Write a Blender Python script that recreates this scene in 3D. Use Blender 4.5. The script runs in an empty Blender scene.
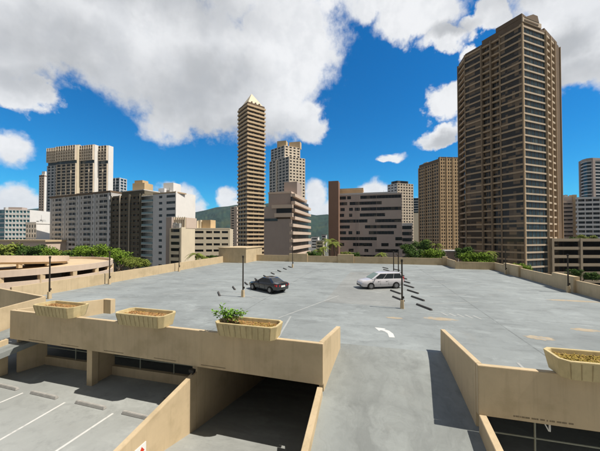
import bpy, bmesh, math, random
from math import radians as R, sin, cos, tan, atan, atan2, pi
from mathutils import Vector, Matrix
random.seed(7)
S = bpy.context.scene
col = S.collection

# ------------------------------------------------------------------ camera
F, YAW, PITCH, HC = 280.0, R(14.4), R(1.0), 5.5
HOR = 236.0
VC = HOR - F*tan(PITCH)
cd = bpy.data.cameras.new('camera'); cam = bpy.data.objects.new('camera', cd); col.objects.link(cam)
cd.sensor_width = 36; cd.lens = 36*F/600; cd.clip_end = 20000; cd.clip_start = .1
cd.shift_y = (VC-225.5)/600
cam.location = (0, 0, HC); cam.rotation_euler = (pi/2+PITCH, 0, YAW)
S.camera = cam
RM = Matrix.Rotation(YAW, 3, 'Z') @ Matrix.Rotation(pi/2+PITCH, 3, 'X')
def ray(u, v):
    return RM @ Vector(((u-300)/F, -(v-VC)/F, -1))
def G(u, v, z=0.0):                       # measured photo point on a horizontal plane
    r = ray(u, v); t = (z-HC)/r.z
    return Vector((r.x*t, r.y*t, z))
FW = Vector((-sin(YAW), cos(YAW))); RT = Vector((cos(YAW), sin(YAW)))
def P(u, d):                              # plan position: column u, distance d ahead
    return FW*d + RT*((u-300)/F*d)
def Z(v, d): return HC + (HOR-v)/F*d
def ucol(p): return 300+F*p.dot(RT)/p.dot(FW)

# ------------------------------------------------------------------ light
SUN_EL, SUN_AZ = R(58), R(91.4)             # azimuth clockwise from +Y
sv = Vector((cos(SUN_EL)*sin(SUN_AZ), cos(SUN_EL)*cos(SUN_AZ), sin(SUN_EL)))
sl = bpy.data.lights.new('sun', 'SUN'); sl.energy = 5.0; sl.angle = R(.53); sl.color = (1, .93, .82)
so = bpy.data.objects.new('sun', sl); col.objects.link(so)
so.rotation_euler = (-sv).to_track_quat('-Z', 'Y').to_euler(); so.location = (60, -20, 90)
S.view_settings.view_transform = 'Standard'; S.view_settings.look = 'None'
S.view_settings.exposure = .18; S.view_settings.gamma = 1
try: S.view_settings.use_curve_mapping = False
except Exception: pass

# ------------------------------------------------------------------ node helper
class NT:
    def __init__(s, nt): s.nt = nt; s.n = nt.nodes; s.l = nt.links
    def new(s, t, **k):
        n = s.n.new(t)
        for a, b in k.items(): setattr(n, a, b)
        return n
    def put(s, sock, v):
        if isinstance(v, bpy.types.NodeSocket): s.l.new(v, sock)
        elif v is not None: sock.default_value = v
    def m(s, op, a, b=None, c=None, clamp=False):
        n = s.new('ShaderNodeMath', operation=op); n.use_clamp = clamp
        s.put(n.inputs[0], a); s.put(n.inputs[1], b); s.put(n.inputs[2], c); return n.outputs[0]
    def v(s, op, a, b=None, out=0):
        n = s.new('ShaderNodeVectorMath', operation=op); s.put(n.inputs[0], a); s.put(n.inputs[1], b)
        return n.outputs[out]
    def noise(s, vec, scale, detail=4, rough=.55, out=0, dim='3D'):
        n = s.new('ShaderNodeTexNoise', noise_dimensions=dim); s.put(n.inputs['Vector'], vec)
        n.inputs['Scale'].default_value = scale; n.inputs['Detail'].default_value = detail
        n.inputs['Roughness'].default_value = rough; return n.outputs[out]
    def mr(s, x, a, b, c=0., d=1., smooth=True):
        n = s.new('ShaderNodeMapRange', interpolation_type='SMOOTHSTEP' if smooth else 'LINEAR')
        s.put(n.inputs[0], x)
        for i, q in enumerate((a, b, c, d)): s.put(n.inputs[1+i], q)
        return n.outputs[0]
    def mix(s, f, a, b, bt='MIX'):
        n = s.new('ShaderNodeMix', data_type='RGBA', blend_type=bt)
        s.put(n.inputs[0], f); s.put(n.inputs[6], a); s.put(n.inputs[7], b); return n.outputs[2]
def c4(c): return (c[0], c[1], c[2], 1)

# ------------------------------------------------------------------ sky
W = bpy.data.worlds.new('World'); S.world = W; W.use_nodes = True
w = NT(W.node_tree); w.n.clear()
sky = w.new('ShaderNodeTexSky', sky_type='NISHITA'); sky.sun_disc = False
sky.sun_elevation = SUN_EL; sky.sun_rotation = SUN_AZ; sky.ozone_density = 3.0; sky.dust_density = .3; sky.air_density = .9
tc = w.new('ShaderNodeTexCoord').outputs['Generated']
sx = w.new('ShaderNodeSeparateXYZ'); w.l.new(tc, sx.inputs[0])
az = w.m('ARCTAN2', sx.outputs[0], sx.outputs[1]); el = w.m('ARCSINE', sx.outputs[2])
cb = w.new('ShaderNodeCombineXYZ'); w.put(cb.inputs[0], az); w.put(cb.inputs[1], el)
ae = cb.outputs[0]
def azel(u, v):
    a = atan((u-300)/F); return a-YAW, atan((HOR-v)/F*cos(a))
d1 = w.v('SUBTRACT', w.noise(ae, 4.5, 7, .56, 1), (.5, .5, .5))
d2 = w.v('SUBTRACT', w.noise(ae, 16, 5, .6, 1), (.5, .5, .5))
def warp(k1, k2):
    a = w.new('ShaderNodeVectorMath', operation='SCALE'); w.put(a.inputs[0], d1); a.inputs['Scale'].default_value = k1
    b = w.new('ShaderNodeVectorMath', operation='SCALE'); w.put(b.inputs[0], d2); b.inputs['Scale'].default_value = k2
    q = w.v('ADD', ae, a.outputs[0]); q = w.v('ADD', q, b.outputs[0])
    return w.v('MULTIPLY', q, (1, 1, 0))
def field(pos, blobs):
    acc = None
    for (u, v, ru, rv) in blobs:
        a0, e0 = azel(u, v); a1, _ = azel(u-ru, v); a2, _ = azel(u+ru, v); _, e1 = azel(u, v-rv); _, e2 = azel(u, v+rv)
        ra = max((a2-a1)/2, .004); re = max((e1-e2)/2, .004)
        q = w.v('SUBTRACT', pos, (a0, e0, 0)); q = w.v('MULTIPLY', q, (1/ra, 1/re, 0))
        x = w.m('SUBTRACT', 1, w.v('LENGTH', q, out=1))
        acc = x if acc is None else w.m('SMOOTH_MAX', acc, x, .12)
    return acc
BIG = [(20, 20, 120, 85), (110, 30, 150, 85), (170, 55, 120, 85), (230, 75, 115, 90), (285, 40, 78, 85), (262, 95, 70, 70),
       (300, 120, 28, 40), (18, 92, 42, 24), (290, -60, 110, 90), (130, -90, 260, 120), (205, 105, 95, 50),
       (420, 5, 58, 36), (395, -25, 60, 42), (447, 28, 40, 20), (490, 2, 34, 20), (478, 38, 16, 16), (440, -60, 140, 60),
       (440, 105, 20, 28), (455, 92, 20, 22), (436, 137, 24, 15), (468, 125, 30, 36),
       (560, 25, 60, 62), (590, 60, 55, 42), (630, 40, 90, 60), (540, 60, 36, 45), (600, -40, 120, 60)]
LOW = [(12, 143, 32, 24), (-22, 140, 40, 28), (20, 198, 34, 21), (-15, 205, 40, 18), (176, 194, 26, 18), (195, 214, 20, 24), (168, 208, 30, 20), (226, 196, 14, 13), (232, 206, 16, 10),
       (318, 200, 16, 24), (326, 216, 22, 16), (372, 192, 24, 17), (352, 208, 40, 18), (393, 158, 19, 7), (384, 161, 10, 5), (414, 206, 12, 14), (430, 215, 20, 14)]
fb = field(warp(.22, .07), BIG); fl = field(warp(.075, .05), LOW)
nz = w.noise(ae, 10, 10, .64)
ab = w.mr(w.m('ADD', fb, w.m('MULTIPLY', w.m('SUBTRACT', nz, .5), .80)), .06, .40)
al = w.mr(w.m('ADD', fl, w.m('MULTIPLY', w.m('SUBTRACT', nz, .5), .9)), .08, .50)
# unseen grey clouds added behind and beside the camera to cut fill light
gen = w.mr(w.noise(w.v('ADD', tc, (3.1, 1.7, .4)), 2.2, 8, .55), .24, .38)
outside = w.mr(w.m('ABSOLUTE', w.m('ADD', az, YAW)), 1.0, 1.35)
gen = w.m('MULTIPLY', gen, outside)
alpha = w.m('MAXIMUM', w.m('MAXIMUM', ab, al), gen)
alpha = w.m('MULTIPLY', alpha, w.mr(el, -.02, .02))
DARK = [(60, 45, 130, 60), (180, 95, 120, 52), (235, 130, 90, 32), (130, -30, 220, 60), (25, 75, 60, 30), (215, 70, 70, 45), (580, 75, 60, 28), (570, 45, 40, 28), (440, 140, 22, 10), (455, 20, 40, 14), (560, -40, 120, 40)]
dk = w.m('MULTIPLY', w.mr(field(warp(.16, .05), DARK), -.15, .75), 1)
nb = w.noise(ae, 7, 6, .55)
edge = w.mr(fb, .15, .6)
dk2 = w.m('MULTIPLY', dk, w.mr(nb, .25, .65, .55, 1.0))
ccol = w.mix(dk2, (.93, .94, .96, 1), (.52, .535, .56, 1))
ccol = w.mix(w.m('MULTIPLY', w.mr(nz, .42, .62), .22), ccol, (.50, .53, .58, 1))
hs = w.new('ShaderNodeHueSaturation'); w.put(hs.inputs['Color'], sky.outputs[0]); hs.inputs['Saturation'].default_value = 1.35; hs.inputs['Hue'].default_value = .497
skc = w.mix(1.0, hs.outputs[0], (.22, 1.06, 1.26, 1), 'MULTIPLY')
b1 = w.new('ShaderNodeBackground'); w.put(b1.inputs[0], skc); b1.inputs[1].default_value = .10
ccol = w.mix(outside, ccol, w.mix(nb, (.20, .20, .205, 1), (.32, .32, .325, 1)))  # added out-of-view clouds kept dark so shade stays deep
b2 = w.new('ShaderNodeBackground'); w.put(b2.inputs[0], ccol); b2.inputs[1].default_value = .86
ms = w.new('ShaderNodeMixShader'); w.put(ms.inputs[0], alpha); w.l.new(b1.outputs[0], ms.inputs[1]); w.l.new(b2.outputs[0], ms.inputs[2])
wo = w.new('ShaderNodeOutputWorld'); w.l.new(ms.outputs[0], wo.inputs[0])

# ------------------------------------------------------------------ materials
def mat(name, base, rough=.8, var=.15, scale=1.5, bump=0., streak=0., spec=.3, metal=0., dirt=None, dirt_amt=0., dirt_scale=.5, coat=0.):
    m = bpy.data.materials.new(name); m.use_nodes = True
    n = NT(m.node_tree); b = n.n['Principled BSDF']
    pos = n.new('ShaderNodeNewGeometry').outputs['Position']
    a = n.noise(pos, scale, 6, .6); f = n.mr(a, .25, .75, 1-var, 1+var, False)
    c = n.mix(1., c4(base), f, 'MULTIPLY')
    if streak:
        s = n.noise(n.v('MULTIPLY', pos, (3.2, 3.2, .22)), 1.6, 5, .6)
        c = n.mix(n.m('MULTIPLY', n.mr(s, .48, .72), streak), c, c4([q*.45 for q in base]))
    if dirt:
        s = n.noise(pos, dirt_scale, 7, .62)
        c = n.mix(n.m('MULTIPLY', n.mr(s, .50, .68), dirt_amt), c, c4(dirt))
    n.put(b.inputs['Base Color'], c)
    b.inputs['Roughness'].default_value = rough; b.inputs['Metallic'].default_value = metal
    b.inputs['Specular IOR Level'].default_value = spec; b.inputs['Coat Weight'].default_value = coat
    if bump:
        bn = n.new('ShaderNodeBump'); n.put(bn.inputs['Height'], n.noise(pos, 22, 5, .65)); bn.inputs['Strength'].default_value = bump
        bn.inputs['Distance'].default_value = .02; n.l.new(bn.outputs[0], b.inputs['Normal'])
    return m
def glassmat(name, base, cell, light, p, rough=.12, spec=.6):
    """dark panes; some have pale blinds or curtains behind them, chosen per pane"""
    m = bpy.data.materials.new(name); m.use_nodes = True
    n = NT(m.node_tree); b = n.n['Principled BSDF']
    pos = n.new('ShaderNodeNewGeometry').outputs['Position']
    fl = n.v('FLOOR', n.v('DIVIDE', n.v('ADD', pos, (1000.3, 1000.3, 1000.3)), cell))
    wn = n.new('ShaderNodeTexWhiteNoise', noise_dimensions='3D'); n.put(wn.inputs[0], fl)
    r = wn.outputs['Value']
    c = n.mix(n.mr(r, 1-p, 1-p*.3), c4(base), c4(light))
    n.put(b.inputs['Base Color'], c); b.inputs['Roughness'].default_value = rough; b.inputs['Specular IOR Level'].default_value = spec
    return m
TAN = (.55, .435, .28)
M = {}
M['wall'] = mat('painted_concrete', TAN, .85, .10, .9, .12, .20, .2, dirt=(.38, .30, .18), dirt_amt=.5, dirt_scale=.6)
M['walltop'] = M['wall']
M['planter'] = mat('planter_concrete', (.55, .45, .25), .85, .14, 3, .2, .30, .2)
M['soil'] = mat('dry_soil_leaves', (.30, .17, .07), .95, .6, 9, .5, dirt=(.34, .26, .05), dirt_amt=.8, dirt_scale=5)
M['grime'] = mat('dark_grime', (.23, .18, .115), .9, .3, 8)
M['groove'] = mat('dark_groove', (.36, .28, .15), .9, .2, 6)
M['stop'] = mat('wheel_stop_concrete', (.36, .35, .33), .9, .2, 5, .2)
M['stopdark'] = mat('wheel_stop_rubber', (.11, .105, .10), .9, .2, 5, .2)
M['paint'] = mat('worn_white_paint', (.62, .62, .60), .8, .12, 3, 0, dirt=(.40, .40, .39), dirt_amt=.8, dirt_scale=3)
M['paintfaint'] = mat('faded_white_paint', (.36, .37, .36), .8, .10, 2, 0, dirt=(.295, .31, .305), dirt_amt=1., dirt_scale=1.6)
M['orange'] = mat('rust_orange_patch', (.38, .32, .235), .9, .2, 2, 0, dirt=(.31, .31, .29), dirt_amt=1., dirt_scale=1.3)
M['pole'] = mat('dark_bronze_pole', (.055, .045, .035), .5, .2, 4, 0, metal=.3)
M['pipe'] = mat('dim_green_pipe', (.30, .31, .25), .6, .2, 4)
M['black'] = mat('black_plastic', (.015, .015, .015), .5, .1)
M['white'] = mat('white_enamel', (.78, .78, .76), .5, .05)
M['red'] = mat('red_paint', (.62, .05, .02), .5, .05)
M['tyre'] = mat('tyre_rubber', (.02, .02, .02), .85, .1)
M['rim'] = mat('alloy_rim', (.30, .30, .31), .35, .05, metal=.7)
M['seam'] = mat('panel_gap_grey', (.22, .22, .22), .6, .1)
M['silver'] = mat('silver_pearl_paint', (.62, .60, .62), .32, .03, spec=.5, metal=.15, coat=.6)
M['carblack'] = mat('black_metallic_paint', (.012, .013, .016), .22, .1, spec=.5, coat=1.)
M['carglass'] = mat('tinted_car_glass', (.015, .018, .02), .06, .05, spec=.8)
M['carglass2'] = mat('green_windscreen_glass', (.10, .18, .16), .05, .05, spec=.9)
M['lens'] = mat('clear_lamp_lens', (.65, .66, .68), .15, .05, spec=.8)
M['redlens'] = mat('red_lamp_lens', (.42, .015, .02), .2, .05, spec=.6)
M['trunk'] = mat('tree_bark', (.13, .095, .065), .95, .3, 4, .4)

def deckmat(name, base, streaky=1., joints=.22, tracks=0.):
    m = bpy.data.materials.new(name); m.use_nodes = True
    n = NT(m.node_tree); b = n.n['Principled BSDF']
    K = lambda f: c4([q*f for q in base])
    pos = n.new('ShaderNodeNewGeometry').outputs['Position']
    wob = n.v('ADD', pos, n.v('MULTIPLY', n.v('SUBTRACT', n.noise(pos, .35, 4, .6, 1), (.5, .5, .5)), (3., 1.6, 0)))
    a = n.noise(pos, .10, 8, .66); f = n.mr(a, .30, .70, .74, 1.20, False)
    c = n.mix(1., c4(base), f, 'MULTIPLY')
    st = n.noise(n.v('MULTIPLY', wob, (.30, .70, 1)), 1.0, 9, .72)
    c = n.mix(n.m('MULTIPLY', n.mr(st, .48, .68), .55*streaky), c, K(.62))
    st2 = n.noise(n.v('MULTIPLY', n.v('ADD', wob, (31, 7, 0)), (.36, .60, 1)), .9, 9, .74)
    c = n.mix(n.m('MULTIPLY', n.mr(st2, .50, .70), .60*streaky), c, K(1.36))
    sp = n.noise(pos, 1.5, 9, .78)
    c = n.mix(n.m('MULTIPLY', n.mr(sp, .50, .70), .42), c, K(.60))
    oil = n.noise(n.v('ADD', pos, (50, 20, 0)), .55, 5, .6)
    c = n.mix(n.m('MULTIPLY', n.mr(oil, .66, .76), .45), c, K(.42))
    rust = n.noise(n.v('ADD', pos, (5, 90, 0)), .33, 4, .55)
    c = n.mix(n.m('MULTIPLY', n.mr(rust, .62, .78), .18), c, (.33, .28, .21, 1))
    if tracks:
        tk = n.noise(n.v('MULTIPLY', n.v('ADD', wob, (3, 0, 0)), (.75, .16, .16)), 1.0, 7, .68)
        c = n.mix(n.m('MULTIPLY', n.mr(tk, .48, .66), tracks), c, K(.60))
        c = n.mix(n.m('MULTIPLY', n.mr(tk, .50, .34), tracks*.7), c, K(1.4))
    if joints:
        sp_ = n.new('ShaderNodeSeparateXYZ'); n.put(sp_.inputs[0], pos); j = None
        for ax, per, off in ((0, 16.8, 7.7), (1, 18.4, 3.)):
            q = n.m('ABSOLUTE', n.m('SUBTRACT', n.m('FRACT', n.m('DIVIDE', n.m('ADD', sp_.outputs[ax], 100*per-off+per/2), per)), .5))
            q = n.m('LESS_THAN', n.m('MULTIPLY', q, per), .04)
            j = q if j is None else n.m('MAXIMUM', j, q)
        c = n.mix(n.m('MULTIPLY', n.m('MULTIPLY', j, joints), n.mr(sp, .35, .6)), c, K(.40))
    n.put(b.inputs['Base Color'], c); b.inputs['Roughness'].default_value = .8; b.inputs['Specular IOR Level'].default_value = .25
    bn = n.new('ShaderNodeBump'); n.put(bn.inputs['Height'], n.noise(pos, 14, 6, .7)); bn.inputs['Strength'].default_value = .25
    bn.inputs['Distance'].default_value = .02; n.l.new(bn.outputs[0], b.inputs['Normal'])
    return m
M['deck'] = deckmat('deck_coating', (.262, .286, .287), 1.15, .6)
M['ramp'] = deckmat('ramp_concrete', (.252, .27, .262), .7, 0, .5)
M['lower'] = deckmat('lower_floor_concrete', (.33, .345, .335), .8, 0)
M['patch'] = deckmat('darker_deck_patch', (.262, .273, .266), .9, .5)
M['ground'] = mat('street_ground', (.12, .12, .11), .95, .3, .02)

# ------------------------------------------------------------------ mesh helper
ORG = {}
class MB:
    def __init__(s): s.v = []; s.f = []
    def quad(s, *p):
        i = len(s.v); s.v += [tuple(q) for q in p]; s.f.append(tuple(range(i, i+len(p))))
    def hexa(s, p):                       # p: 4 bottom CCW, 4 top CCW
        i = len(s.v); s.v += [tuple(q) for q in p]
        for f in ((3, 2, 1, 0), (4, 5, 6, 7), (0, 1, 5, 4), (1, 2, 6, 5), (2, 3, 7, 6), (3, 0, 4, 7)):
            s.f.append(tuple(i+k for k in f))
    def box(s, x0, x1, y0, y1, z0, z1):
        s.hexa([(x0, y0, z0), (x1, y0, z0), (x1, y1, z0), (x0, y1, z0), (x0, y0, z1), (x1, y0, z1), (x1, y1, z1), (x0, y1, z1)])
    def prism(s, poly, z0, z1):
        n = len(poly); i = len(s.v)
        s.v += [(p[0], p[1], z0) for p in poly] + [(p[0], p[1], z1) for p in poly]
        s.f.append(tuple(i+k for k in reversed(range(n)))); s.f.append(tuple(i+n+k for k in range(n)))
        for k in range(n): s.f.append((i+k, i+(k+1) % n, i+n+(k+1) % n, i+n+k))
    def fbox(s, p0, p1, s0, s1, z0, z1, o0, o1):   # box on a facade edge p0->p1 (outside on its right)
        d = Vector((p1[0]-p0[0], p1[1]-p0[1])); d.normalize(); n = Vector((d.y, -d.x)); p = Vector((p0[0], p0[1]))
        q = [p+d*s0+n*o1, p+d*s1+n*o1, p+d*s1+n*o0, p+d*s0+n*o0]
        s.hexa([(a.x, a.y, z0) for a in q]+[(a.x, a.y, z1) for a in q])
    def tube(s, a, b, r0, r1=None, n=10, cap=True):
        a = Vector(a); b = Vector(b); r1 = r0 if r1 is None else r1
        d = (b-a).normalized(); x = d.orthogonal().normalized(); y = d.cross(x)
        i = len(s.v)
        for c, r in ((a, r0), (b, r1)):
            for k in range(n):
                t = 2*pi*k/n; s.v.append(tuple(c+x*cos(t)*r+y*sin(t)*r))
        for k in range(n): s.f.append((i+k, i+(k+1) % n, i+n+(k+1) % n, i+n+k))
        if cap: s.f.append(tuple(i+k for k in reversed(range(n)))); s.f.append(tuple(i+n+k for k in range(n)))
    def loft(s, rings, cap=True):
        i = len(s.v); n = len(rings[0])
        for r in rings: s.v += [tuple(q) for q in r]
        for a in range(len(rings)-1):
            for k in range(n): s.f.append((i+a*n+k, i+a*n+(k+1) % n, i+(a+1)*n+(k+1) % n, i+(a+1)*n+k))
        if cap:
            s.f.append(tuple(i+k for k in reversed(range(n)))); s.f.append(tuple(i+(len(rings)-1)*n+k for k in range(n)))
    def build(s, name, m, parent=None, smooth=False, bevel=0, label=None, fix=True):
        o0 = ORG.get(parent.name, Vector((0, 0, 0))) if parent else Vector((0, 0, 0))
        me = bpy.data.meshes.new(name); me.from_pydata([(x-o0.x, y-o0.y, z-o0.z) for x, y, z in s.v], [], s.f)
        if fix or bevel:
            bm = bmesh.new(); bm.from_mesh(me)
            if bevel:
                bmesh.ops.remove_doubles(bm, verts=bm.verts, dist=1e-5)
            bmesh.ops.recalc_face_normals(bm, faces=bm.faces)
            if bevel:
                bmesh.ops.bevel(bm, geom=[e for e in bm.edges if e.calc_face_angle(0) > .5], offset=bevel, segments=2, affect='EDGES', clamp_overlap=True)
            bm.to_mesh(me); bm.free()
        if smooth:
            for p in me.polygons: p.use_smooth = True
            if hasattr(me, 'set_sharp_from_angle'): me.set_sharp_from_angle(angle=R(40))
        me.materials.append(m)
        o = bpy.data.objects.new(name, me); col.objects.link(o)
        if parent: o.parent = parent
        ORG[o.name] = o0
        if label: o['label'] = label
        return o
def tag(o, label=None, cat=None, group=None, kind=None):
    if label: o['label'] = label
    if cat: o['category'] = cat
    if group: o['group'] = group
    if kind: o['kind'] = kind
    return o
def thing(name, loc, label, cat, group=None):
    o = bpy.data.objects.new(name, None); o.empty_display_size = .3; col.objects.link(o); o.location = loc
    ORG[o.name] = Vector(loc); return tag(o, label, cat, group)
def copy_thing(o, label=None):
    c = o.copy(); col.objects.link(c)
    if label: c['label'] = label
    for ch in list(o.children):
        d = ch.copy(); col.objects.link(d); d.parent = c
        for g in list(ch.children):
            e = g.copy(); col.objects.link(e); e.parent = d
    return c
def clone(o, dz, name=None):              # same part one storey higher, sharing its mesh
    c = o.copy(); col.objects.link(c); c.location = o.location+Vector((0, 0, dz)); return c

# ------------------------------------------------------------------ setting: ground, deck, lower floor, ramps
def structure(name, mb, m): return tag(mb.build(name, m), kind='structure')
ZG = -14.0
g = MB(); g.quad((-9000, -3000, ZG), (9000, -3000, ZG), (9000, 9000, ZG), (-9000, 9000, ZG)); structure('ground', g, M['ground'])
LF = -2.45                                 # lower parking level
FL0, FL1 = Vector((-20.3, 11.6)), Vector((-1.91, 11.08))     # left facade line
FR0, FR1 = Vector((3.39, 10.55)), Vector((26., 10.55))       # right facade line
RY = 14.5                                  # crest of the ramp
LW0, LW1 = Vector((-1.91, 11.08)), Vector((-1.54, 14.1))     # ramp's left wall (inner face)
RW0, RW1 = Vector((3.39, 10.55)), Vector((3.16, 14.75))      # ramp's right wall
SLOPE = .27
def rz(y): return -max(0, RY-y)*SLOPE
d = MB()
T = .32
d.prism([(-30, 17.2), (-22.9, 16.4), (19.4, 16.4), (19.4, 51.9), (13.5, 51.9), (13.5, 57.8), (-30, 57.8)], -T, 0)
d.prism([(-18.6, 16.4), (-20.1, 11.7), (-2.0, 11.18), (-1.6, 14.5), (3.2, 14.5), (3.5, 10.65), (19.4, 10.65), (19.4, 16.4)], -T, -.001)
structure('parking_deck', d, M['deck'])
# entry ramp up to the deck
r = MB()
ys = [14.5, 13.8, 12.5, 11.0, 9.0, 7.0, 4.5]
zs = [.004, -.12, -.45, -.86, -1.4, -1.94, -2.44]
for k in range(len(ys)-1):
    r.hexa([(-2.0, ys[k+1], zs[k+1]-.3), (3.5, ys[k+1], zs[k+1]-.3), (3.5, ys[k], zs[k]-.3), (-2.0, ys[k], zs[k]-.3),
            (-2.0, ys[k+1], zs[k+1]), (3.5, ys[k+1], zs[k+1]), (3.5, ys[k], zs[k]), (-2.0, ys[k], zs[k])])
structure('entry_ramp', r, M['ramp'])
def rampz(y):
    for k in range(len(ys)-1):
        if ys[k+1] <= y <= ys[k]: t = (ys[k]-y)/(ys[k]-ys[k+1]); return zs[k]+(zs[k+1]-zs[k])*t
    return 0 if y > ys[0] else zs[-1]
# lower level with the cut of the tunnel ramp
TX0, TX1 = -7.75, -2.0
lf = MB()
lf.prism([(-40, -12), (TX0-.1, -12), (TX0-.1, 40), (-40, 40)], LF-.3, LF)
lf.prism([(TX1-.12, -12), (30, -12), (30, 40), (TX1-.12, 40)], LF-.3, LF)
lf.prism([(TX0-.1, -12), (TX1-.12, -12), (TX1-.12, 8.2), (TX0-.1, 8.2)], LF-.3, LF-.002)
structure('lower_floor', lf, M['lower'])
tr = MB()
for (ya, za, yb, zb) in ((8.205, LF-.004, 11.4, -3.3), (11.4, -3.3, 24, -6.0)):
    tr.hexa([(TX0, ya, za-.3), (TX1, ya, za-.3), (TX1, yb, zb-.3), (TX0, yb, zb-.3), (TX0, ya, za), (TX1, ya, za), (TX1, yb, zb), (TX0, yb, zb)])
structure('tunnel_ramp', tr, M['lower'])
# ramp beyond the left end of the facade
lr = MB()
lr.hexa([(-22.9, 4, -2.2), (-20.5, 4, -2.2), (-18.7, 16.4, -.3), (-22.9, 16.4, -.3), (-22.9, 4, -1.9), (-20.5, 4, -1.9), (-18.7, 16.4, -.004), (-22.9, 16.4, -.004)])
structure('side_ramp', lr, M['ramp'])

def wall(name, label, p0, p1, b0, t0, b1, t1, th, cat='wall', m=None, group=None, parts=None):
    """straight wall; face on the right of p0->p1, thickness th to the left; bottom/top heights at both ends"""
    a = Vector((p0[0], p0[1])); b = Vector((p1[0], p1[1])); dd = (b-a).normalized(); n = Vector((-dd.y, dd.x))*th
    q = [a, b, b+n, a+n]; mb = MB()
    mb.hexa([(q[0].x, q[0].y, b0), (q[1].x, q[1].y, b1), (q[2].x, q[2].y, b1), (q[3].x, q[3].y, b0),
             (q[0].x, q[0].y, t0), (q[1].x, q[1].y, t1), (q[2].x, q[2].y, t1), (q[3].x, q[3].y, t0)])
    o = mb.build(name, m or M['wall'], bevel=.012)
    ORG[o.name] = Vector((0, 0, 0))
    return tag(o, label, cat, group)
ZT = 1.2; ZB = -.43
fl = wall('facade_wall', 'long shaded tan parapet wall carrying three planters over the lower parking bays', FL0, FL1, ZB, ZT, ZB, ZT, .2)
fr = wall('facade_wall', 'shaded tan parapet wall right of the ramp with one planter on it', FR0, FR1, ZB, ZT, ZB, ZT, .2)
wall('ramp_wall', 'sunlit tan parapet on the left side of the middle ramp', Vector((-1.912, 11.285)), LW1, -1.0, ZT, -.2, .99, .2)
wall('ramp_wall', 'tan parapet on the right side of the middle ramp casting a dark shadow on it', RW1, Vector((3.385, 10.755)), -.2, 1.04, -1.1, ZT, .2)
wall('ramp_kerb_wall', 'low sloping kerb wall on the left edge of the ramp below the parapet', Vector((-1.985, 4.5)), Vector((-1.915, 11.07)), LF-.2, -2.2, -1.2, -.50, .22)
wall('ramp_kerb_wall', 'low sloping wall on the right edge of the ramp below the parapet', Vector((3.40, 10.54)), Vector((3.46, 4.5)), LF, -.40, LF, -1.65, .22)
fillm = MB()
sw = wall('tunnel_wall', 'sunlit tan wall with sloping top and red arrow sign beside the dark tunnel', Vector((-7.75, 5.0)), Vector((-7.75, 11.3)), LF-.2, -1.62, -3.9, -.70, .22)
wall('tunnel_wall', 'dim inner wall of the tunnel behind the column', Vector((-7.75, 11.32)), Vector((-7.75, 24)), -4, -.33, -6.5, -.33, .25)
wall('tunnel_wall', 'dark wall of the tunnel under the middle ramp', Vector((-2.24, 24)), Vector((-2.24, 5.)), -6.5, -.45, LF-.3, -2.45, .2)
wall('tunnel_wall', 'dark end wall deep inside the tunnel', Vector((-8, 24)), Vector((-1.9, 24)), -6.5, -.33, -6.5, -.33, .2)
# left edge: side ramp walls
wall('ramp_wall', 'sunlit parapet piece behind the leftmost planter ending in a tan post', Vector((-20.1, 11.82)), Vector((-18.5, 15.9)), -.3, ZT, -.3, .98, .2)
e = MB(); e.box(-18.72, -17.9, 15.92, 16.3, -.3, .98)
tag(e.build('wall_post', M['wall'], bevel=.012), 'tan post at the far end of the short parapet behind the leftmost planter', 'post')
wall('ramp_wall', 'sunlit parapet along the far left ramp at the left border', Vector((-23.4, 5)), Vector((-22.9, 15.1)), -2.2, .1, -.3, 1.1, .2)
wall('pit_wall', 'dark brown shaded wall across the open pit at the left border', Vector((-37, 17.9)), Vector((-23.15, 15.1)), -8, 1.1, -8, 1.1, .2)
wall('ramp_kerb_wall', 'tan wall with a shadow line at the left end of the lower bays', Vector((-20.75, 5.0)), Vector((-20.35, 11.58)), LF, -1.5, LF, -.44, .22)

# deck boundary parapets
wall('boundary_wall', 'long sunlit tan parapet along the left edge of the deck', Vector((-29.6, 17.0)), Vector((-29.9, 52.4)), ZG, 1.15, ZG, 1.3, .22)
wall('boundary_wall', 'tan parapet closing the far edge of the deck', Vector((-24.8, 57.8)), Vector((13.5, 57.8)), ZG, 1.35, ZG, 1.3, .22)
wall('boundary_wall', 'short return of the far parapet at the jog', Vector((13.5, 58.02)), Vector((13.5, 52.14)), ZG, 1.32, ZG, 1.32, .22)
wall('boundary_wall', 'shaded tan parapet between the jog and the big tower', Vector((13.5, 51.9)), Vector((19.2, 51.9)), ZG, 1.2, ZG, 1.2, .22)
wall('boundary_wall', 'tan parapet along the right edge of the deck below the big tower', Vector((19.2, 52.12)), Vector((19.0, 10.77)), ZG, 1.2, ZG, 1.2, .22)
for (x0, x1, y0, y1, zt, lab, nm) in (
        (18.93, 19.45, 33.0, 36.4, 1.55, 'raised block of the right parapet beside the second light pole', 'parapet_block'),
        (18.93, 19.45, 43.6, 48.0, 1.5, 'raised block of the right parapet beside the farther light pole', 'parapet_block'),
        (-6.8, -3.6, 57.6, 58.2, 1.75, 'raised block in the far parapet in front of the grey office', 'parapet_block'),
        (-17.2, -13.2, 57.6, 58.2, 1.75, 'raised block in the far parapet below the mauve building', 'parapet_block'),
        (12.9, 13.7, 57.55, 58.3, 1.6, 'square end post where the far parapet jogs', 'wall_post')):
    e = MB(); e.box(x0, x1, y0, y1, -.3, zt); tag(e.build(nm, M['wall'], bevel=.015), lab, 'parapet' if nm == 'parapet_block' else 'post')
# stair house at the back left
t = thing('stair_house', (-27.8, 56.5, 0), 'tan boxy stair house at the far left corner of the deck', 'stair house')
e = MB(); e.box(-31, -24.8, 52.45, 61, ZG, 2.95); e.build('wall', M['wall'], t, bevel=.02)
e = MB(); e.box(-31.12, -24.68, 52.33, 61.12, 2.95, 3.12); e.build('roof_slab', M['wall'], t, bevel=.02)

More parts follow.
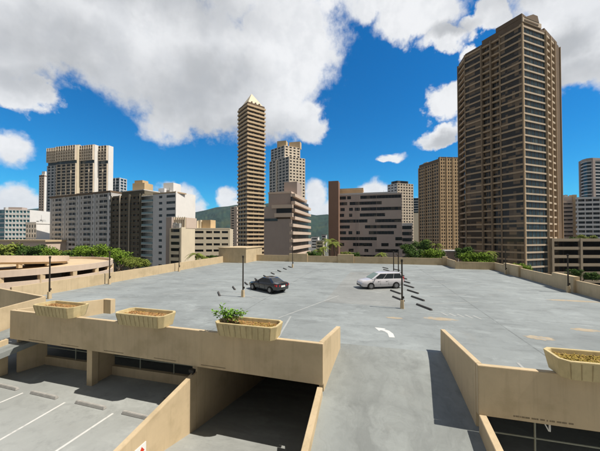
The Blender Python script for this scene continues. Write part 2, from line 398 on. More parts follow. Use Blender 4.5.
# interior under the deck
def interior(name, label, x0, x1, y0, y1, z0, z1, cat='wall'):
    e = MB(); e.box(x0, x1, y0, y1, z0, z1); return tag(e.build(name, M['wall']), label, cat)
o = wall('bay_wall', 'dim side wall at the left end of the lower parking bays', Vector((-20.0, 11.82)), Vector((-19.6, 13.1)), LF, -.33, LF, -.33, .2)
interior('column', 'tan column between the two open lower bays', -14.75, -14.4, 11.75, 12.1, LF, -.33, 'column')
interior('bay_wall', 'dim cross wall behind the column of the lower bays', -14.72, -14.5, 12.12, 13.2, LF, -.33)
interior('low_wall', 'low back wall inside the first lower bay', -19.7, -14.75, 13.0, 13.2, LF, -1.95)
interior('low_wall', 'low back wall inside the bay next to the tunnel', -14.48, -8.02, 13.0, 13.2, LF, -1.95)
interior('back_wall', 'dark wall behind the railings of the lower bays', -30, -8.02, 19.5, 19.7, LF, -.33)
interior('back_wall', 'dark back wall deep under the deck', -30, 30, 39.5, 39.7, -6.5, -.33)
interior('bay_wall', 'dark side wall under the right part of the deck', 18.9, 19.1, 10.8, 39, LF, -.33)
interior('low_wall', 'low wall inside the opening under the right facade', 3.7, 18.8, 15.2, 15.4, LF, -1.7)
def railing(label, x0, x1, y, zr, posts, extra=None):
    t = thing('pipe_railing', ((x0+x1)/2, y, LF), label, 'railing')
    for z in zr:
        e = MB(); e.tube((x0, y, z), (x1, y, z), .028); e.build('rail', M['pipe'], t)
    for x in posts:
        e = MB(); e.tube((x, y, LF+.0), (x, y, -.34), .03); e.build('post', M['pipe'], t)
    if extra:
        e = MB(); e.tube(*extra[0]); e.tube(*extra[1]); e.build('bracket', M['white'], t)
railing('thin pipe railing at the back of the first lower bay', -19.6, -14.78, 13.1, (-1.0, -1.4), (-17.3, -15.6))
railing('thin pipe railing at the back of the bay next to the tunnel', -14.45, -8.05, 13.1, (-1.0, -1.4), (-12.6, -10.4))
railing('pipe railing with a white bracket in the opening under the right facade', 3.75, 18.8, 11.2, (-1.3,), (5.28, 7.4, 10.),
        (((5.7, 11.2, -.35), (5.7, 11.2, -1.0), .03), ((5.4, 11.2, -.45), (5.68, 11.2, -1.0), .02)))

# slots along the foot of the facades, text-like marks at the right
def on_facade(A, B, s, z, wd, hh, mb): mb.fbox(A, B, s, s+wd, z, z+hh, -.01, .006)
for s in (1.6, 4.1, 7.1, 10.2, 12.8):
    e = MB(); on_facade(FL0, FL1, s, ZB+.10, 1.25, .03, e); e.build('vent_slot', M['grime'], fl)
e = MB(); x = 1.0
random.seed(3)
while x < 2.6:
    wd = random.choice((.03, .05, .09, .12)); on_facade(FR0, FR1, x, ZB+.10+.008*random.random(), wd, .045, e); x += wd+random.choice((.015, .02, .05))
e.build('stencilled_mark', M['grime'], fr)

# sign with red arrow on the tunnel wall
c0 = Vector((-7.743, 8.05, -2.0))
t = thing('arrow_sign', c0, 'white sign with a red arrow on the sloping tunnel wall', 'sign')
e = MB(); e.box(-7.748, -7.725, 7.82, 8.32, -2.4, -1.72); e.build('sign_plate', M['white'], t)
e = MB()
def ap(y, z): return (-7.722, 8.07+y*.75, -2.05+z*.75)
e.quad(ap(-.07, -.36), ap(.07, -.30), ap(.10, .06), ap(-.04, 0)); e.quad(ap(-.18, -.02), ap(.24, .12), ap(.07, .36)); e.build('arrow', M['red'], t)
# two small floodlights on the wall
for (x, y, z, lab) in ((-8.02, 9.75, -1.18, 'small black floodlight on the near slope of the tunnel wall'), (-7.85, 11.1, -.68, 'small black floodlight at the top end of the tunnel wall')):
    t = thing('floodlight', (x, y, z), lab, 'floodlight')
    e = MB(); e.tube((x, y, z-.06), (x, y, z+.10), .02); e.build('bracket', M['black'], t)
    e = MB(); e.hexa([(x-.13, y-.07, z+.06), (x+.10, y-.07, z+.02), (x+.10, y+.07, z+.02), (x-.13, y+.07, z+.06), (x-.13, y-.09, z+.2), (x+.12, y-.09, z+.16), (x+.12, y+.09, z+.16), (x-.13, y+.09, z+.2)])
    e.build('lamp_head', M['black'], t)

# ------------------------------------------------------------------ planters
def octa(L, Wd, ch): # half sizes
    return [(-L+ch, -Wd), (L-ch, -Wd), (L, -Wd+ch), (L, Wd-ch), (L-ch, Wd), (-L+ch, Wd), (-L, Wd-ch), (-L, -Wd+ch)]
def planter(label):
    t = thing('planter', (0, 0, 0), label, 'planter', 'concrete planters on the parapet walls')
    H = .58
    o1, o0 = octa(1.44, .58, .20), octa(1.33, .47, .17); i1, i0 = octa(1.33, .47, .16), octa(1.31, .45, .15)
    mb = MB(); ring = lambda p, z: [(x, y, z) for x, y in p]
    mb.loft([ring(o0, 0), ring(o1, H), ring(i1, H), ring(i0, H-.17)], cap=True); b = mb.build('box', M['planter'], t, bevel=.012)
    for k in range(0, 10):                                         # darker strips for the grooves on the long faces
        for sgn in (-1, 1):
            f = k/9; xa = -1.15+2.30*f; xb = -1.22+2.44*f
            y0, y1 = sgn*.468, sgn*.570
            g = MB(); g.hexa([(xa-.011, y0-.01, .02), (xa+.011, y0-.01, .02), (xa+.011, y0+.01, .02), (xa-.011, y0+.01, .02),
                    (xb-.011, y1-.012, H-.06), (xb+.011, y1-.012, H-.06), (xb+.011, y1+.012, H-.06), (xb-.011, y1+.012, H-.06)]); g.build('groove', M['groove'], t)
    so_ = MB(); random.seed(5)
    nx, ny = 26, 9; P0 = {}
    for a in range(nx+1):
        for bb in range(ny+1):
            x = -1.305+2.61*a/nx; y = -.44+.88*bb/ny
            lim = 1.33-max(0, abs(y)-.2)*.9; x = max(-lim, min(lim, x))
            P0[a, bb] = (x, y, H-.20+random.uniform(0, .08))
    for a in range(nx):
        for bb in range(ny): so_.quad(P0[a, bb], P0[a+1, bb], P0[a+1, bb+1], P0[a, bb+1])
    so_.build('soil', M['soil'], t)
    return t
p0 = planter('concrete planter at the left end with only dry soil')
def fpoint(x): # on the left facade line
    f = (x-FL0.x)/(FL1.x-FL0.x); return FL0+(FL1-FL0)*f
for k, (x, lab) in enumerate(((-16.45, 'leftmost concrete planter of dry leaves behind which the short parapet ends'), (-10.75, 'concrete planter with bare brown soil between the leftmost and the leafy planter'), (-5.2, 'concrete planter with a leafy green plant at its left end'))):
    t = p0 if k == 0 else copy_thing(p0)
    t['label'] = lab; q = fpoint(x); t.location = (q.x, q.y+.15, ZT+.002); t.rotation_euler.z = atan2(FL1.y-FL0.y, FL1.x-FL0.x)
t = copy_thing(p0, 'large near planter of yellow dry weeds on the right facade'); t.location = (6.9, FR0.y+.10, ZT+.002); t.rotation_euler.z = 0
M['leaf'] = mat('green_leaf', (.17, .33, .035), .5, .4, 3, spec=.4)
M['weed'] = mat('dry_yellow_weed', (.33, .24, .05), .8, .4, 6)
def leaf(mb, base, dirv, L, wd):
    d_ = Vector(dirv).normalized(); s_ = d_.cross(Vector((0, 0, 1)));
    if s_.length < .1: s_ = Vector((1, 0, 0))
    s_.normalize(); b = Vector(base); n = s_.cross(d_)
    mb.quad(b, b+d_*L*.5+s_*wd+n*.02, b+d_*L-n*.03, b+d_*L*.5-s_*wd+n*.02)
random.seed(11)
q = fpoint(-5.2); bx = q.x-1.0; by = q.y+.1
t = thing('leafy_plant', (bx, by, ZT+.45), 'green leafy plant growing from the third planter', 'plant')
st = MB(); lv = MB()
for k in range(11):
    a = random.uniform(0, 2*pi); rr = random.uniform(.02, .62); h = random.uniform(.22, .50)
    if k < 4: a = (0.1, 3.3, .4, 3.0)[k]; rr = (.75, .6, .5, .35)[k]; h = (.42, .42, .5, .66)[k]
    tip = Vector((bx+cos(a)*rr, by+sin(a)*rr*.6, ZT+.48+h)); b0 = Vector((bx+cos(a)*rr*.25, by+sin(a)*.1, ZT+.46))
    st.tube(b0, tip, .010, .006, 5)
    for j in range(26):
        f = random.uniform(.45, 1.08); c = b0.lerp(tip, f)+Vector((random.uniform(-.09, .09), random.uniform(-.09, .09), random.uniform(-.07, .09)))
        leaf(lv, c, (random.uniform(-1, 1), random.uniform(-1, 1), random.uniform(-.3, .8)), random.uniform(.13, .24), random.uniform(.03, .055))
st.build('stem', M['trunk'], t); lv.build('foliage', M['leaf'], t, fix=False)
def weeds(cx, cy, n, lab, m, hmax=.1, x0=-1.2, x1=1.2, name='dry_weeds'):
    mb = MB()
    for k in range(n):
        x = cx+random.uniform(x0, x1); y = cy+random.uniform(-.40, .40)
        leaf(mb, (x, y, ZT+.40), (random.uniform(-1, 1), random.uniform(-1, 1), random.uniform(.2, 1.4)), random.uniform(.05, hmax), random.uniform(.010, .024))
    return tag(mb.build(name, m, fix=False), lab, 'weeds', kind='stuff')
weeds(6.9, FR0.y+.10, 2600, 'dry yellow weeds filling the near right planter', M['weed'], .15)
M['dry'] = mat('dry_brown_leaves', (.36, .19, .07), .85, .5, 8)
for x, n_ in ((-16.45, 700), (-10.75, 700), (-5.2, 800)):
    q = fpoint(x); weeds(q.x, q.y+.15, n_, {-16.45: 'dry brown leaves lying in the leftmost planter', -10.75: 'dry brown leaves lying in the second planter from the left', -5.2: 'dry leaves beside the green plant in its planter'}[x], M['dry'], .13, name='dry_leaves')
mb = MB()
for k in range(500):
    q = fpoint(-5.2); leaf(mb, (q.x+random.uniform(-.9, 1.1), q.y+.1+random.uniform(-.35, .35), ZT+.41), (random.uniform(-1, 1), random.uniform(-1, 1), random.uniform(.2, 1.2)), random.uniform(.05, .12), .018)
tag(mb.build('low_weeds', M['weed'], fix=False), 'low yellow green weeds in the planter with the leafy plant', 'weeds', kind='stuff')

# ------------------------------------------------------------------ markings, wheel stops
def sheet(name, pts, z, m): e = MB(); e.quad(*[(x, y, z) for x, y in pts]); return structure(name, e, m)
def line(name, a, b, wd, z, m):
    a = Vector(a); b = Vector(b); dd = (b-a).normalized(); n = Vector((-dd.y, dd.x))*wd/2
    return sheet(name, [a-n, b-n, b+n, a+n], z, m)
pa = [G(344, 305), G(405, 309), G(404, 272), G(357, 272)]
sheet('deck_patch', [(-3.9, 23.2), (2.3, 22.9), (3.6, 44), (-3.2, 44)], .004, M['patch'])
# white turning arrow
ar = MB()
spine = [(392, 337.5), (390.5, 333.8), (387, 331.2), (382.5, 329.8)]
L_ = []; R_ = []
wpts = [G(*s) for s in spine]
for k in range(len(wpts)):
    a = wpts[max(0, k-1)]; b = wpts[min(len(wpts)-1, k+1)]; dd = Vector((b.x-a.x, b.y-a.y)).normalized(); n = Vector((-dd.y, dd.x))*.15
    L_.append((wpts[k].x+n.x, wpts[k].y+n.y, .006)); R_.append((wpts[k].x-n.x, wpts[k].y-n.y, .006))
for k in range(len(wpts)-1): ar.quad(L_[k], L_[k+1], R_[k+1], R_[k])
e_ = wpts[-1]; dd = Vector((wpts[-1].x-wpts[-2].x, wpts[-1].y-wpts[-2].y)).normalized(); n = Vector((-dd.y, dd.x))
q = Vector((e_.x, e_.y))
ar.quad(*[(v.x, v.y, .006) for v in (q+n*.34, q+dd*.55, q-n*.34)])
structure('painted_arrow', ar, M['paint'])
for (a, b) in (((-4.9, 14.2), (-5.4, 18.5)), ((-6.1, 17.9), (-3.0, 26)), ((6.0, 12.0), (6.1, 14.2))):
    line('painted_line', a, b, .11, .006, M['paintfaint'])
for k in range(9):                          # faded stall lines beside both wheel stop rows
    y = 24.5+3.05*k
    line('painted_line', (4.4, y), (8.6, y+2.0), .10, .006, M['paintfaint'])
    line('painted_line', (-13.2, y+.5), (-9.0, y-1.9), .10, .006, M['paintfaint'])
    line('painted_line', (-15.0, y+.5), (-19.2, y-1.9), .10, .006, M['paintfaint'])
    line('painted_line', (-24.6, y-6), (-29.3, y-6), .10, .006, M['paintfaint'])
def blob(name, cx, cy, rx, ry, z, m, seed):
    random.seed(seed); e = MB(); n = 26
    e.quad(*[(cx+cos(2*pi*k/n)*rx*random.uniform(.7, 1.1), cy+sin(2*pi*k/n)*ry*random.uniform(.65, 1.1), z) for k in range(n)]); return structure(name, e, m)
for i, (u, v, rx, ry) in enumerate(((440, 319, 1.1, .40), (539, 338, .75, .38), (585, 330, .8, .32), (575, 301, 2.0, .4), (395, 318, .6, .22))):
    q = G(u, v); blob('worn_orange_patch', q.x, q.y, rx, ry, .005, M['orange'], i)
for k in range(5):                          # faded lettering-like ticks beside the front stop
    a = G(441+8*k, 312.5+.8*k); line('painted_line', (a.x, a.y), (a.x+.25, a.y-.75), .14, .006, M['paintfaint'])
# lower level stall lines
for (u0, v0, u1, v1) in ((65, 402.5, 0, 440), (113, 413.5, 55, 452), (23, 393, -22, 412)):
    a = G(u0, v0, LF); b = G(u1, v1, LF); b = a+(b-a)*1.5; line('painted_line', a.xy, b.xy, .11, LF+.004, M['paint'])
def stop(name, m):
    e = MB(); e.hexa([(-.9, -.09, 0), (.9, -.09, 0), (.9, .09, 0), (-.9, .09, 0), (-.88, -.055, .13), (.88, -.055, .13), (.88, .055, .13), (-.88, .055, .13)])
    return e.build(name, m, bevel=.015)
s0 = stop('wheel_stop', M['stopdark']); used = [0]
def put_stop(base, x, y, z, ang, lab, grp):
    o = base if base.get('used') is None else base.copy()
    if base.get('used') is not None: col.objects.link(o)
    base['used'] = 1; o.location = (x, y, z); o.rotation_euler.z = ang; tag(o, lab, 'wheel stop', grp); return o
aR = atan2(-1.6, .8)
for k in range(9):
    put_stop(s0, 3.85, 23.3+3.05*k, .004, aR, 'dark wheel stop in the row right of the silver minivan', 'dark wheel stops in the row right of the minivan')
for k in range(9):
    y = 25.8+3.0*k
    if k in (2,): continue
    put_stop(s0, 2.2, y, .006, aR, 'dark wheel stop in the row behind the silver minivan', 'dark wheel stops in the row behind the minivan')
for k in range(9):
    put_stop(s0, -14.0, 23.8+2.95*k, .004, atan2(.89, -.62), 'dark wheel stop in the row past the black sedan', 'dark wheel stops in the row left of the sedan')
s1 = stop('wheel_stop', M['stop'])
for (u, v, lab) in ((6, 387.5, 'grey wheel stop on the lower floor at the left border'), (44, 396, 'grey wheel stop on the lower floor below the leftmost planter'), (90.5, 406, 'grey wheel stop on the lower floor below the second planter'), (139, 417, 'grey wheel stop on the lower floor beside the tunnel wall')):
    q = G(u, v, LF); o = put_stop(s1, q.x, q.y, LF+.004, R(-2), lab, None); o['group'] = 'grey wheel stops on the lower floor'
for o in list(col.objects):
    if 'used' in o: del o['used']

# ------------------------------------------------------------------ light poles
def pole(label):
    t = thing('light_pole', (0, 0, 0), label, 'light pole', 'dark light poles on the deck')
    e = MB(); e.loft([[(x*.14, y*.14, 0) for x, y in octa(1, 1, .3)], [(x*.12, y*.12, .62) for x, y in octa(1, 1, .3)]]); e.build('base', M['wall'], t)
    e = MB(); e.tube((0, 0, .62), (0, 0, 3.55), .065, .055, 12); e.build('pole', M['pole'], t, smooth=True)
    e = MB(); e.tube((0, 0, 3.54), (0, 0, 3.72), .085, .085, 12); e.build('lamp_head', M['pole'], t)
    e = MB(); e.box(.05, .15, -.06, .06, .75, .92); e.build('switch_box', M['pole'], t)
    return t
pl = None
for (x, y, z, lab) in ((2.2, 22.6, 0, 'tall dark light pole in front of the silver minivan'), (-11.3, 23.3, 0, 'dark light pole left of the black sedan'), (-13.4, 47.0, 0, 'thin distant light pole below the mauve building'),
                    (2.45, 34.6, 0, 'thin light pole just behind the minivan roof on its left'), (2.95, 34.2, 0, 'thin light pole just behind the minivan roof on its right'),
                    (-27.4, 18.4, 0, 'dark light pole before the pink spiral ramp, nearest the left border'), (-29.0, 25.6, 0, 'dark light pole at the left parapet beside the rim of the spiral ramp'), (-29.0, 37.5, 0, 'light pole at the left parapet before the cream office'),
                    (18.6, 46.4, 0, 'light pole at the right parapet before the foot of the big tower'), (18.5, 33.0, 0, 'light pole at the right parapet before the low garage')):
    if pl is None: pl = pole(lab); t = pl
    else: t = copy_thing(pl, lab)
    t.location = (x, y, z)

# ------------------------------------------------------------------ cars (front = +x)
def car(name, label, prof, Wd, paint, cab, glass_front, wb, wr, lights, van):
    t = thing(name, (0, 0, 0), label, 'car')
    # lower body
    rings = []
    for (x, zb, zt, k) in prof:
        h = Wd*k; zm = zb+(zt-zb)*.55
        half = [(h*.86, zb), (h*.96, zb+.10), (h, zm), (h*.975, zt-.10), (h*.90, zt-.015), (h*.55, zt+.02), (0, zt+.03)]
        ring = [(x, -y, z) for y, z in half] + [(x, y, z) for y, z in reversed(half[:-1])]
        rings.append(ring)
    mb = MB(); mb.loft(rings); body = mb.build('body', paint, t, smooth=True)
    # cabin: base ring and roof ring (x front, x rear, half width, z)
    (xf0, xr0, h0, z0), (xf1, xr1, h1, z1) = cab
    def rr(xf, xr, h, z, c): return [(xr, -h+c, z), (xr+c, -h, z), (xf-c, -h, z), (xf, -h+c, z), (xf, h-c, z), (xf-c, h, z), (xr+c, h, z), (xr, h-c, z)]
    mb = MB(); mb.loft([rr(xf0, xr0, h0, z0, .10), rr(xf1, xr1, h1, z1, .12), rr(xf1-.16, xr1+.14, h1-.14, z1+.06, .14)])
    mb.build('cabin', paint, t, smooth=True)
    def lerp(a, b, f): return a+(b-a)*f
    def pane(name, fa, fb, za, zb, side, m):
        """window in the side: fa..fb along the length, za..zb up the side"""
        e = MB(); pts = []
        for f, g_ in ((fa[0], za), (fb[0], za), (fb[1], zb), (fa[1], zb)):
            xr = lerp(xr0, xr1, g_)+.13; xf = lerp(xf0, xf1, g_)-.13
            pts.append((lerp(xr, xf, f), side*(lerp(h0, h1, g_)+.012), lerp(z0, z1, g_)))
        inn = [(x, y-side*.03, z) for x, y, z in pts]
        e.hexa(pts+inn); e.build(name, m, t)
    splits = ((.02, .315), (.33, .655), (.67, .98)) if van else ((.05, .40), (.44, .95))
    for a, b in splits:
        for sd in (-1, 1): pane('side_window', (a, a), (b, b), .10, .90, sd, M['carglass'])
    for nm, xa, xb, sg, m in (('windscreen', xf0, xf1, 1, glass_front), ('rear_window', xr0, xr1, -1, M['carglass'])):
        e = MB(); pts = []
        for sy, g_ in ((-1, .08), (1, .08), (1, .93), (-1, .93)):
            pts.append((lerp(xa, xb, g_)+sg*.012, sy*(lerp(h0, h1, g_)-.14), lerp(z0, z1, g_)+.01))
        inn = [(x-sg*.03, y, z-.01) for x, y, z in pts]; e.hexa(pts+inn); e.build(nm, m, t)
    # wheels with arches
    for x in (wb/2, -wb/2):
        for sd in (-1, 1):
            y1 = sd*(Wd*.985)
            e = MB(); e.tube((x, y1-sd*.3, wr), (x, y1+sd*.012, wr), wr+.055, None, 22); e.build('wheel_arch', M['black'], t)
            wobj = MB(); wobj.tube((x, y1-sd*.2, wr), (x, y1+sd*.03, wr), wr, None, 24); tw = wobj.build('wheel', M['tyre'], t, smooth=True)
            e = MB(); e.tube((x, y1, wr), (x, y1+sd*.036, wr), wr*.64, None, 20)
            e.build('rim', M['rim'], tw, smooth=True)
            e = MB()
            for k in range(5):
                a = 2*pi*k/5+.3; c_ = Vector((x+cos(a)*wr*.42, y1+sd*.037, wr+sin(a)*wr*.42)); e.tube(c_, c_+Vector((0, sd*.004, 0)), wr*.11, None, 8)
            e.build('rim_hole', M['black'], tw)
    xf, xr = prof[-1][0], prof[0][0]
    for sd in (-1, 1):
        hz, tz = lights
        e = MB(); e.hexa([(xf-.42, sd*Wd*.86, hz-.05), (xf-.02, sd*Wd*.50, hz-.07), (xf-.06, sd*Wd*.5, hz-.07), (xf-.46, sd*Wd*.7, hz-.05),
                          (xf-.46, sd*Wd*.88, hz+.10), (xf-.12, sd*Wd*.52, hz+.07), (xf-.2, sd*Wd*.5, hz+.07), (xf-.5, sd*Wd*.7, hz+.10)]); e.build('headlight', M['lens'], t)
        e = MB()
        if van: e.box(xr-.0, xr+.14, sd*Wd*.80-.07, sd*Wd*.80+.08, tz-.30, tz+.22)
        else: e.hexa([(xr-.015, sd*Wd*.42, tz-.09), (xr+.04, sd*Wd*.93, tz-.07), (xr+.26, sd*Wd*.97, tz-.04), (xr+.26, sd*Wd*.42, tz-.09), (xr-.01, sd*Wd*.42, tz+.09), (xr+.05, sd*Wd*.92, tz+.11), (xr+.32, sd*Wd*.96, tz+.10), (xr+.32, sd*Wd*.42, tz+.09)])
        e.build('tail_light', M['redlens'], t)
        e = MB(); mx = xf0-.42; e.hexa([(mx, sd*(Wd-.04), z0+.02), (mx+.1, sd*(Wd-.04), z0+.02), (mx+.08, sd*(Wd+.17), z0+.03), (mx, sd*(Wd+.17), z0+.03), (mx, sd*(Wd-.04), z0+.15), (mx+.08, sd*(Wd-.04), z0+.15), (mx+.06, sd*(Wd+.17), z0+.17), (mx, sd*(Wd+.17), z0+.17)])
        e.build('mirror', paint, t, bevel=.02)
        # door seams and handles
        e = MB()
        for f in ((-.55, .35, 1.2) if van else (-.62, .25, 1.1)):
            e.box(f-.005, f+.005, sd*(Wd*.93), sd*(Wd+.003), prof[3][1]+.18, z0-.13)
        e.build('door_seam', M['seam'] if van else M['black'], t)
        for f in ((-.35, .55) if van else (-.45, .42)):
            e = MB(); e.box(f-.09, f+.09, sd*(Wd*.96), sd*(Wd+.02), z0-.22, z0-.18); e.build('door_handle', M['rim'] if van else paint, t)
    e = MB(); e.box(xr-.02, xr+.02, -.25, .25, tz-.16 if not van else .62, tz-.0 if not van else .80); e.build('licence_plate', M['white'], t)
    e = MB(); e.box(xf-.16, xf+.015, -Wd*.62, Wd*.62, .30, .42); e.build('grille', M['black'], t)
    return t
vprof = [(-2.36, .42, .98, .80), (-2.30, .30, 1.06, .90), (-2.0, .25, 1.08, .97), (-1.2, .22, 1.07, 1), (0, .22, 1.06, 1), (1.0, .22, 1.04, 1), (1.35, .22, .99, .985), (1.8, .23, .91, .96), (2.15, .25, .82, .90), (2.32, .30, .68, .80), (2.38, .38, .56, .70)]
van = car('minivan', 'silver minivan parked alone in the middle of the deck', vprof, .91, M['silver'], ((1.32, -2.30, .86, 1.0), (.38, -2.10, .70, 1.60)), M['carglass2'], 2.80, .325, (.72, 1.0), True)
hv = Vector((-.91, -.42)).normalized(); van.location = (.80, 31.2, .004); van.rotation_euler.z = atan2(hv.y, hv.x)
sprof = [(-2.30, .45, .88, .78), (-2.24, .34, .98, .88), (-1.9, .26, 1.02, .95), (-1.2, .2, .98, 1), (0, .2, .94, 1), (.9, .2, .92, 1), (1.3, .2, .88, .98), (1.75, .22, .80, .94), (2.1, .25, .70, .86), (2.27, .32, .58, .76), (2.32, .38, .5, .66)]
sed = car('sedan', 'black sedan parked left of centre on the deck', sprof, .90, M['carblack'], ((1.05, -1.85, .82, .90), (.15, -1.02, .60, 1.37)), M['carglass'], 2.72, .32, (.64, .78), False)
hs_ = Vector((-.87, .49)).normalized(); sed.location = (-10.25, 26.75, .004); sed.rotation_euler.z = atan2(hs_.y, hs_.x)
# ------------------------------------------------------------------ city
def bmat(name, base, var=.10, scale=.25, streak=.12): return mat(name, base, .8, var, scale, 0, streak, .2)
M['beige'] = bmat('beige_tower_concrete', (.60, .46, .30))
M['beigelit'] = bmat('pale_beige_concrete', (.68, .585, .47))
M['whitebld'] = bmat('white_stucco', (.80, .78, .75), .05)
M['greybld'] = bmat('grey_painted_concrete', (.56, .545, .535))
M['darkbld'] = bmat('dark_brown_louvre', (.13, .115, .085), .2)
M['bluegrey'] = bmat('pale_blue_grey_concrete', (.64, .645, .665), .06)
M['mauve'] = bmat('mauve_brown_panel', (.42, .35, .315), .06)
M['mauvelit'] = bmat('pinkish_band', (.62, .50, .41), .06)
M['brown'] = bmat('dark_brown_concrete', (.175, .125, .085))
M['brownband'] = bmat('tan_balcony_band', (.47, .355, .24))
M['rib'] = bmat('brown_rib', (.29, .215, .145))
M['brownband2'] = bmat('lit_balcony_band', (.58, .48, .37))  # paler copy of the tan bands, sunlight put into the lit faces' colour
M['cream'] = bmat('cream_stucco', (.70, .61, .46), .06)
M['tantower'] = bmat('tan_wall_shaded_tone', (.46, .325, .20))  # darker copy for the tan tower's shaded side, shade put into the colour
M['tanlit'] = bmat('tan_wall_lit_tone', (.56, .40, .235))  # lighter copy for its sunlit side; plain tan on a penthouse and pier
M['garage'] = bmat('garage_slab_concrete', (.38, .315, .235))
M['pink'] = bmat('pink_spiral_wall', (.62, .50, .40), .08, .6)
M['creamslab'] = bmat('sunlit_cream_slab', (.58, .45, .29), .10, .5)
M['roof'] = bmat('grey_flat_roof', (.25, .24, .23))
M['yellow'] = bmat('ochre_penthouse', (.58, .43, .25))
M['greyoff'] = bmat('grey_office_panel', (.53, .46, .425), .06)
M['redbrown'] = bmat('red_brown_pier', (.26, .165, .12), .06)
M['dkglass'] = glassmat('dark_window_glass', (.016, .018, .020), (1.9, 1.9, 2.9), (.11, .095, .075), .25, .15, .35)
M['bluglass'] = glassmat('blue_window_glass', (.022, .042, .055), (2.1, 2.1, 2.9), (.06, .09, .10), .35, .12, .45)
M['tealglass'] = glassmat('teal_curtain_glass', (.04, .16, .20), (2.4, 2.4, 3.1), (.16, .34, .38), .5)
M['brnglass'] = glassmat('bronze_window_glass', (.022, .018, .014), (1.7, 1.7, 2.78), (.19, .13, .075), .50, .12, .60)
M['tealrail'] = mat('pale_teal_rail_glass', (.20, .30, .33), .3, .1)
M['recess'] = glassmat('shaded_balcony_glass', (.028, .024, .020), (2.4, 2.4, 2.9), (.10, .085, .065), .35, .3)

def walk(start, steps):
    """plan polygon: from a start point along X, Y or a given direction until the given photo column"""
    pts = [Vector(start)]
    D = {'X': Vector((1, 0)), 'Y': Vector((0, 1)), '-X': Vector((-1, 0)), '-Y': Vector((0, -1))}
    for dr, u in steps:
        d_ = D[dr] if isinstance(dr, str) else Vector(dr).normalized()
        p = pts[-1]; k = (u-300)/F
        den = d_.dot(RT)-k*d_.dot(FW); s = (k*p.dot(FW)-p.dot(RT))/den
        pts.append(p+d_*s)
    return pts
def back(pts, depth, dr=None):            # close a polygon by going back away from the viewer
    a, b = pts[0], pts[-1]; dd = (b-a).normalized(); n = Vector((-dd.y, dd.x)) if dr is None else Vector(dr).normalized()
    return pts+[b+n*depth, a+n*depth]
def offset(poly, o):
    n = len(poly); out = []
    for i in range(n):
        a, b, c = Vector(poly[i-1][:2]), Vector(poly[i][:2]), Vector(poly[(i+1) % n][:2])
        d1_ = (b-a).normalized(); d2_ = (c-b).normalized(); n1 = Vector((d1_.y, -d1_.x)); n2 = Vector((d2_.y, -d2_.x))
        k = 1+n1.dot(n2)
        out.append(b+(n1+n2)*(o/max(k, .35)))
    return out
def bld(name, label, poly, cat='building'):
    c = sum((Vector(p[:2]) for p in poly), Vector((0, 0)))/len(poly)
    return thing(name, (c.x, c.y, ZG), label, cat)
def pr(root, name, poly, z0, z1, m, bevel=0): e = MB(); e.prism(poly, z0, z1); return e.build(name, m, root, bevel=bevel)
def fb_(root, name, p0, p1, s0, s1, z0, z1, o0, o1, m): e = MB(); e.fbox(p0, p1, s0, s1, z0, z1, o0, o1); return e.build(name, m, root)
def banded(root, poly, z1, fh, nf, band, out, wallm, glassm, bname='floor_band', gname='window_band', bm=None, zlow=ZG):
    """alternate projecting bands and recessed glass, storey by storey from the roof down"""
    po = offset(poly, out); pg = poly
    zb = z1-nf*fh
    if zb > zlow: pr(root, 'base_wall', pg, zlow, zb, wallm)
    b0 = pr(root, bname, po, z1-band, z1, bm or wallm); g0 = pr(root, gname, pg, z1-fh, z1-band, glassm)
    for k in range(1, nf): clone(b0, -k*fh); clone(g0, -k*fh)
    return po
def grid(root, p0, p1, z0, z1, fh, sill, head, wins, wallm, glassm, th=.35, percell=True, wname='window'):
    """pierced wall: panels around recessed panes. wins: list of (s0,s1) along the edge"""
    L = (Vector(p1[:2])-Vector(p0[:2])).length; nf = int(round((z1-z0)/fh)); fh = (z1-z0)/nf
    wb = MB()
    for k in range(nf+1):                 # horizontal strips
        za = z0+(k-1)*fh+head if k else z0; zb = z0+k*fh+sill if k < nf else z1
        wb.fbox(p0, p1, 0, L, max(za, z0), zb, 0, th)
    cuts = [0]+[q for w_ in wins for q in w_]+[L]
    pierz = [(z0+k*fh+sill, z0+k*fh+head) for k in range(nf)]
    for i in range(0, len(cuts), 2):
        if cuts[i+1]-cuts[i] > .02:
            for za, zb in pierz: wb.fbox(p0, p1, cuts[i], cuts[i+1], za, zb, 0, th)
    o = wb.build('wall_panel', wallm, root)
    if percell:
        for (a, b) in wins:
            g0 = fb_(root, wname, p0, p1, a, b, z0+sill, z0+head, .01, .06, glassm)
            for k in range(1, nf): clone(g0, k*fh)
    else:
        g0 = fb_(root, 'window_band', p0, p1, .05, L-.05, z0+sill, z0+head, .01, .06, glassm)
        for k in range(1, nf): clone(g0, k*fh)
    return o
def even(L, n, frac, m=0.): # n windows evenly spread
    c = (L-2*m)/n; return [(m+c*i+c*(1-frac)/2, m+c*i+c*(1+frac)/2) for i in range(n)]
def ln(a, b): return (Vector(a[:2])-Vector(b[:2])).length

# --- 1 the big brown tower on the right
q = [P(460, 132), P(467, 124), P(525, 105), P(548, 109.5), P(562, 118.7)]
zt = Z(22, 105)
poly = q+[q[-1]+Vector((-2, 22)), q[0]+Vector((8, 12))]
t = bld('high_rise', 'huge dark brown residential tower with tan balcony bands on the right', poly)
pr(t, 'core', offset(poly, -1.6), ZG, zt-.5, M['brown'])
nfl = 35; fh = 2.78
po = offset(poly, .25); pg = offset(poly, -.55)
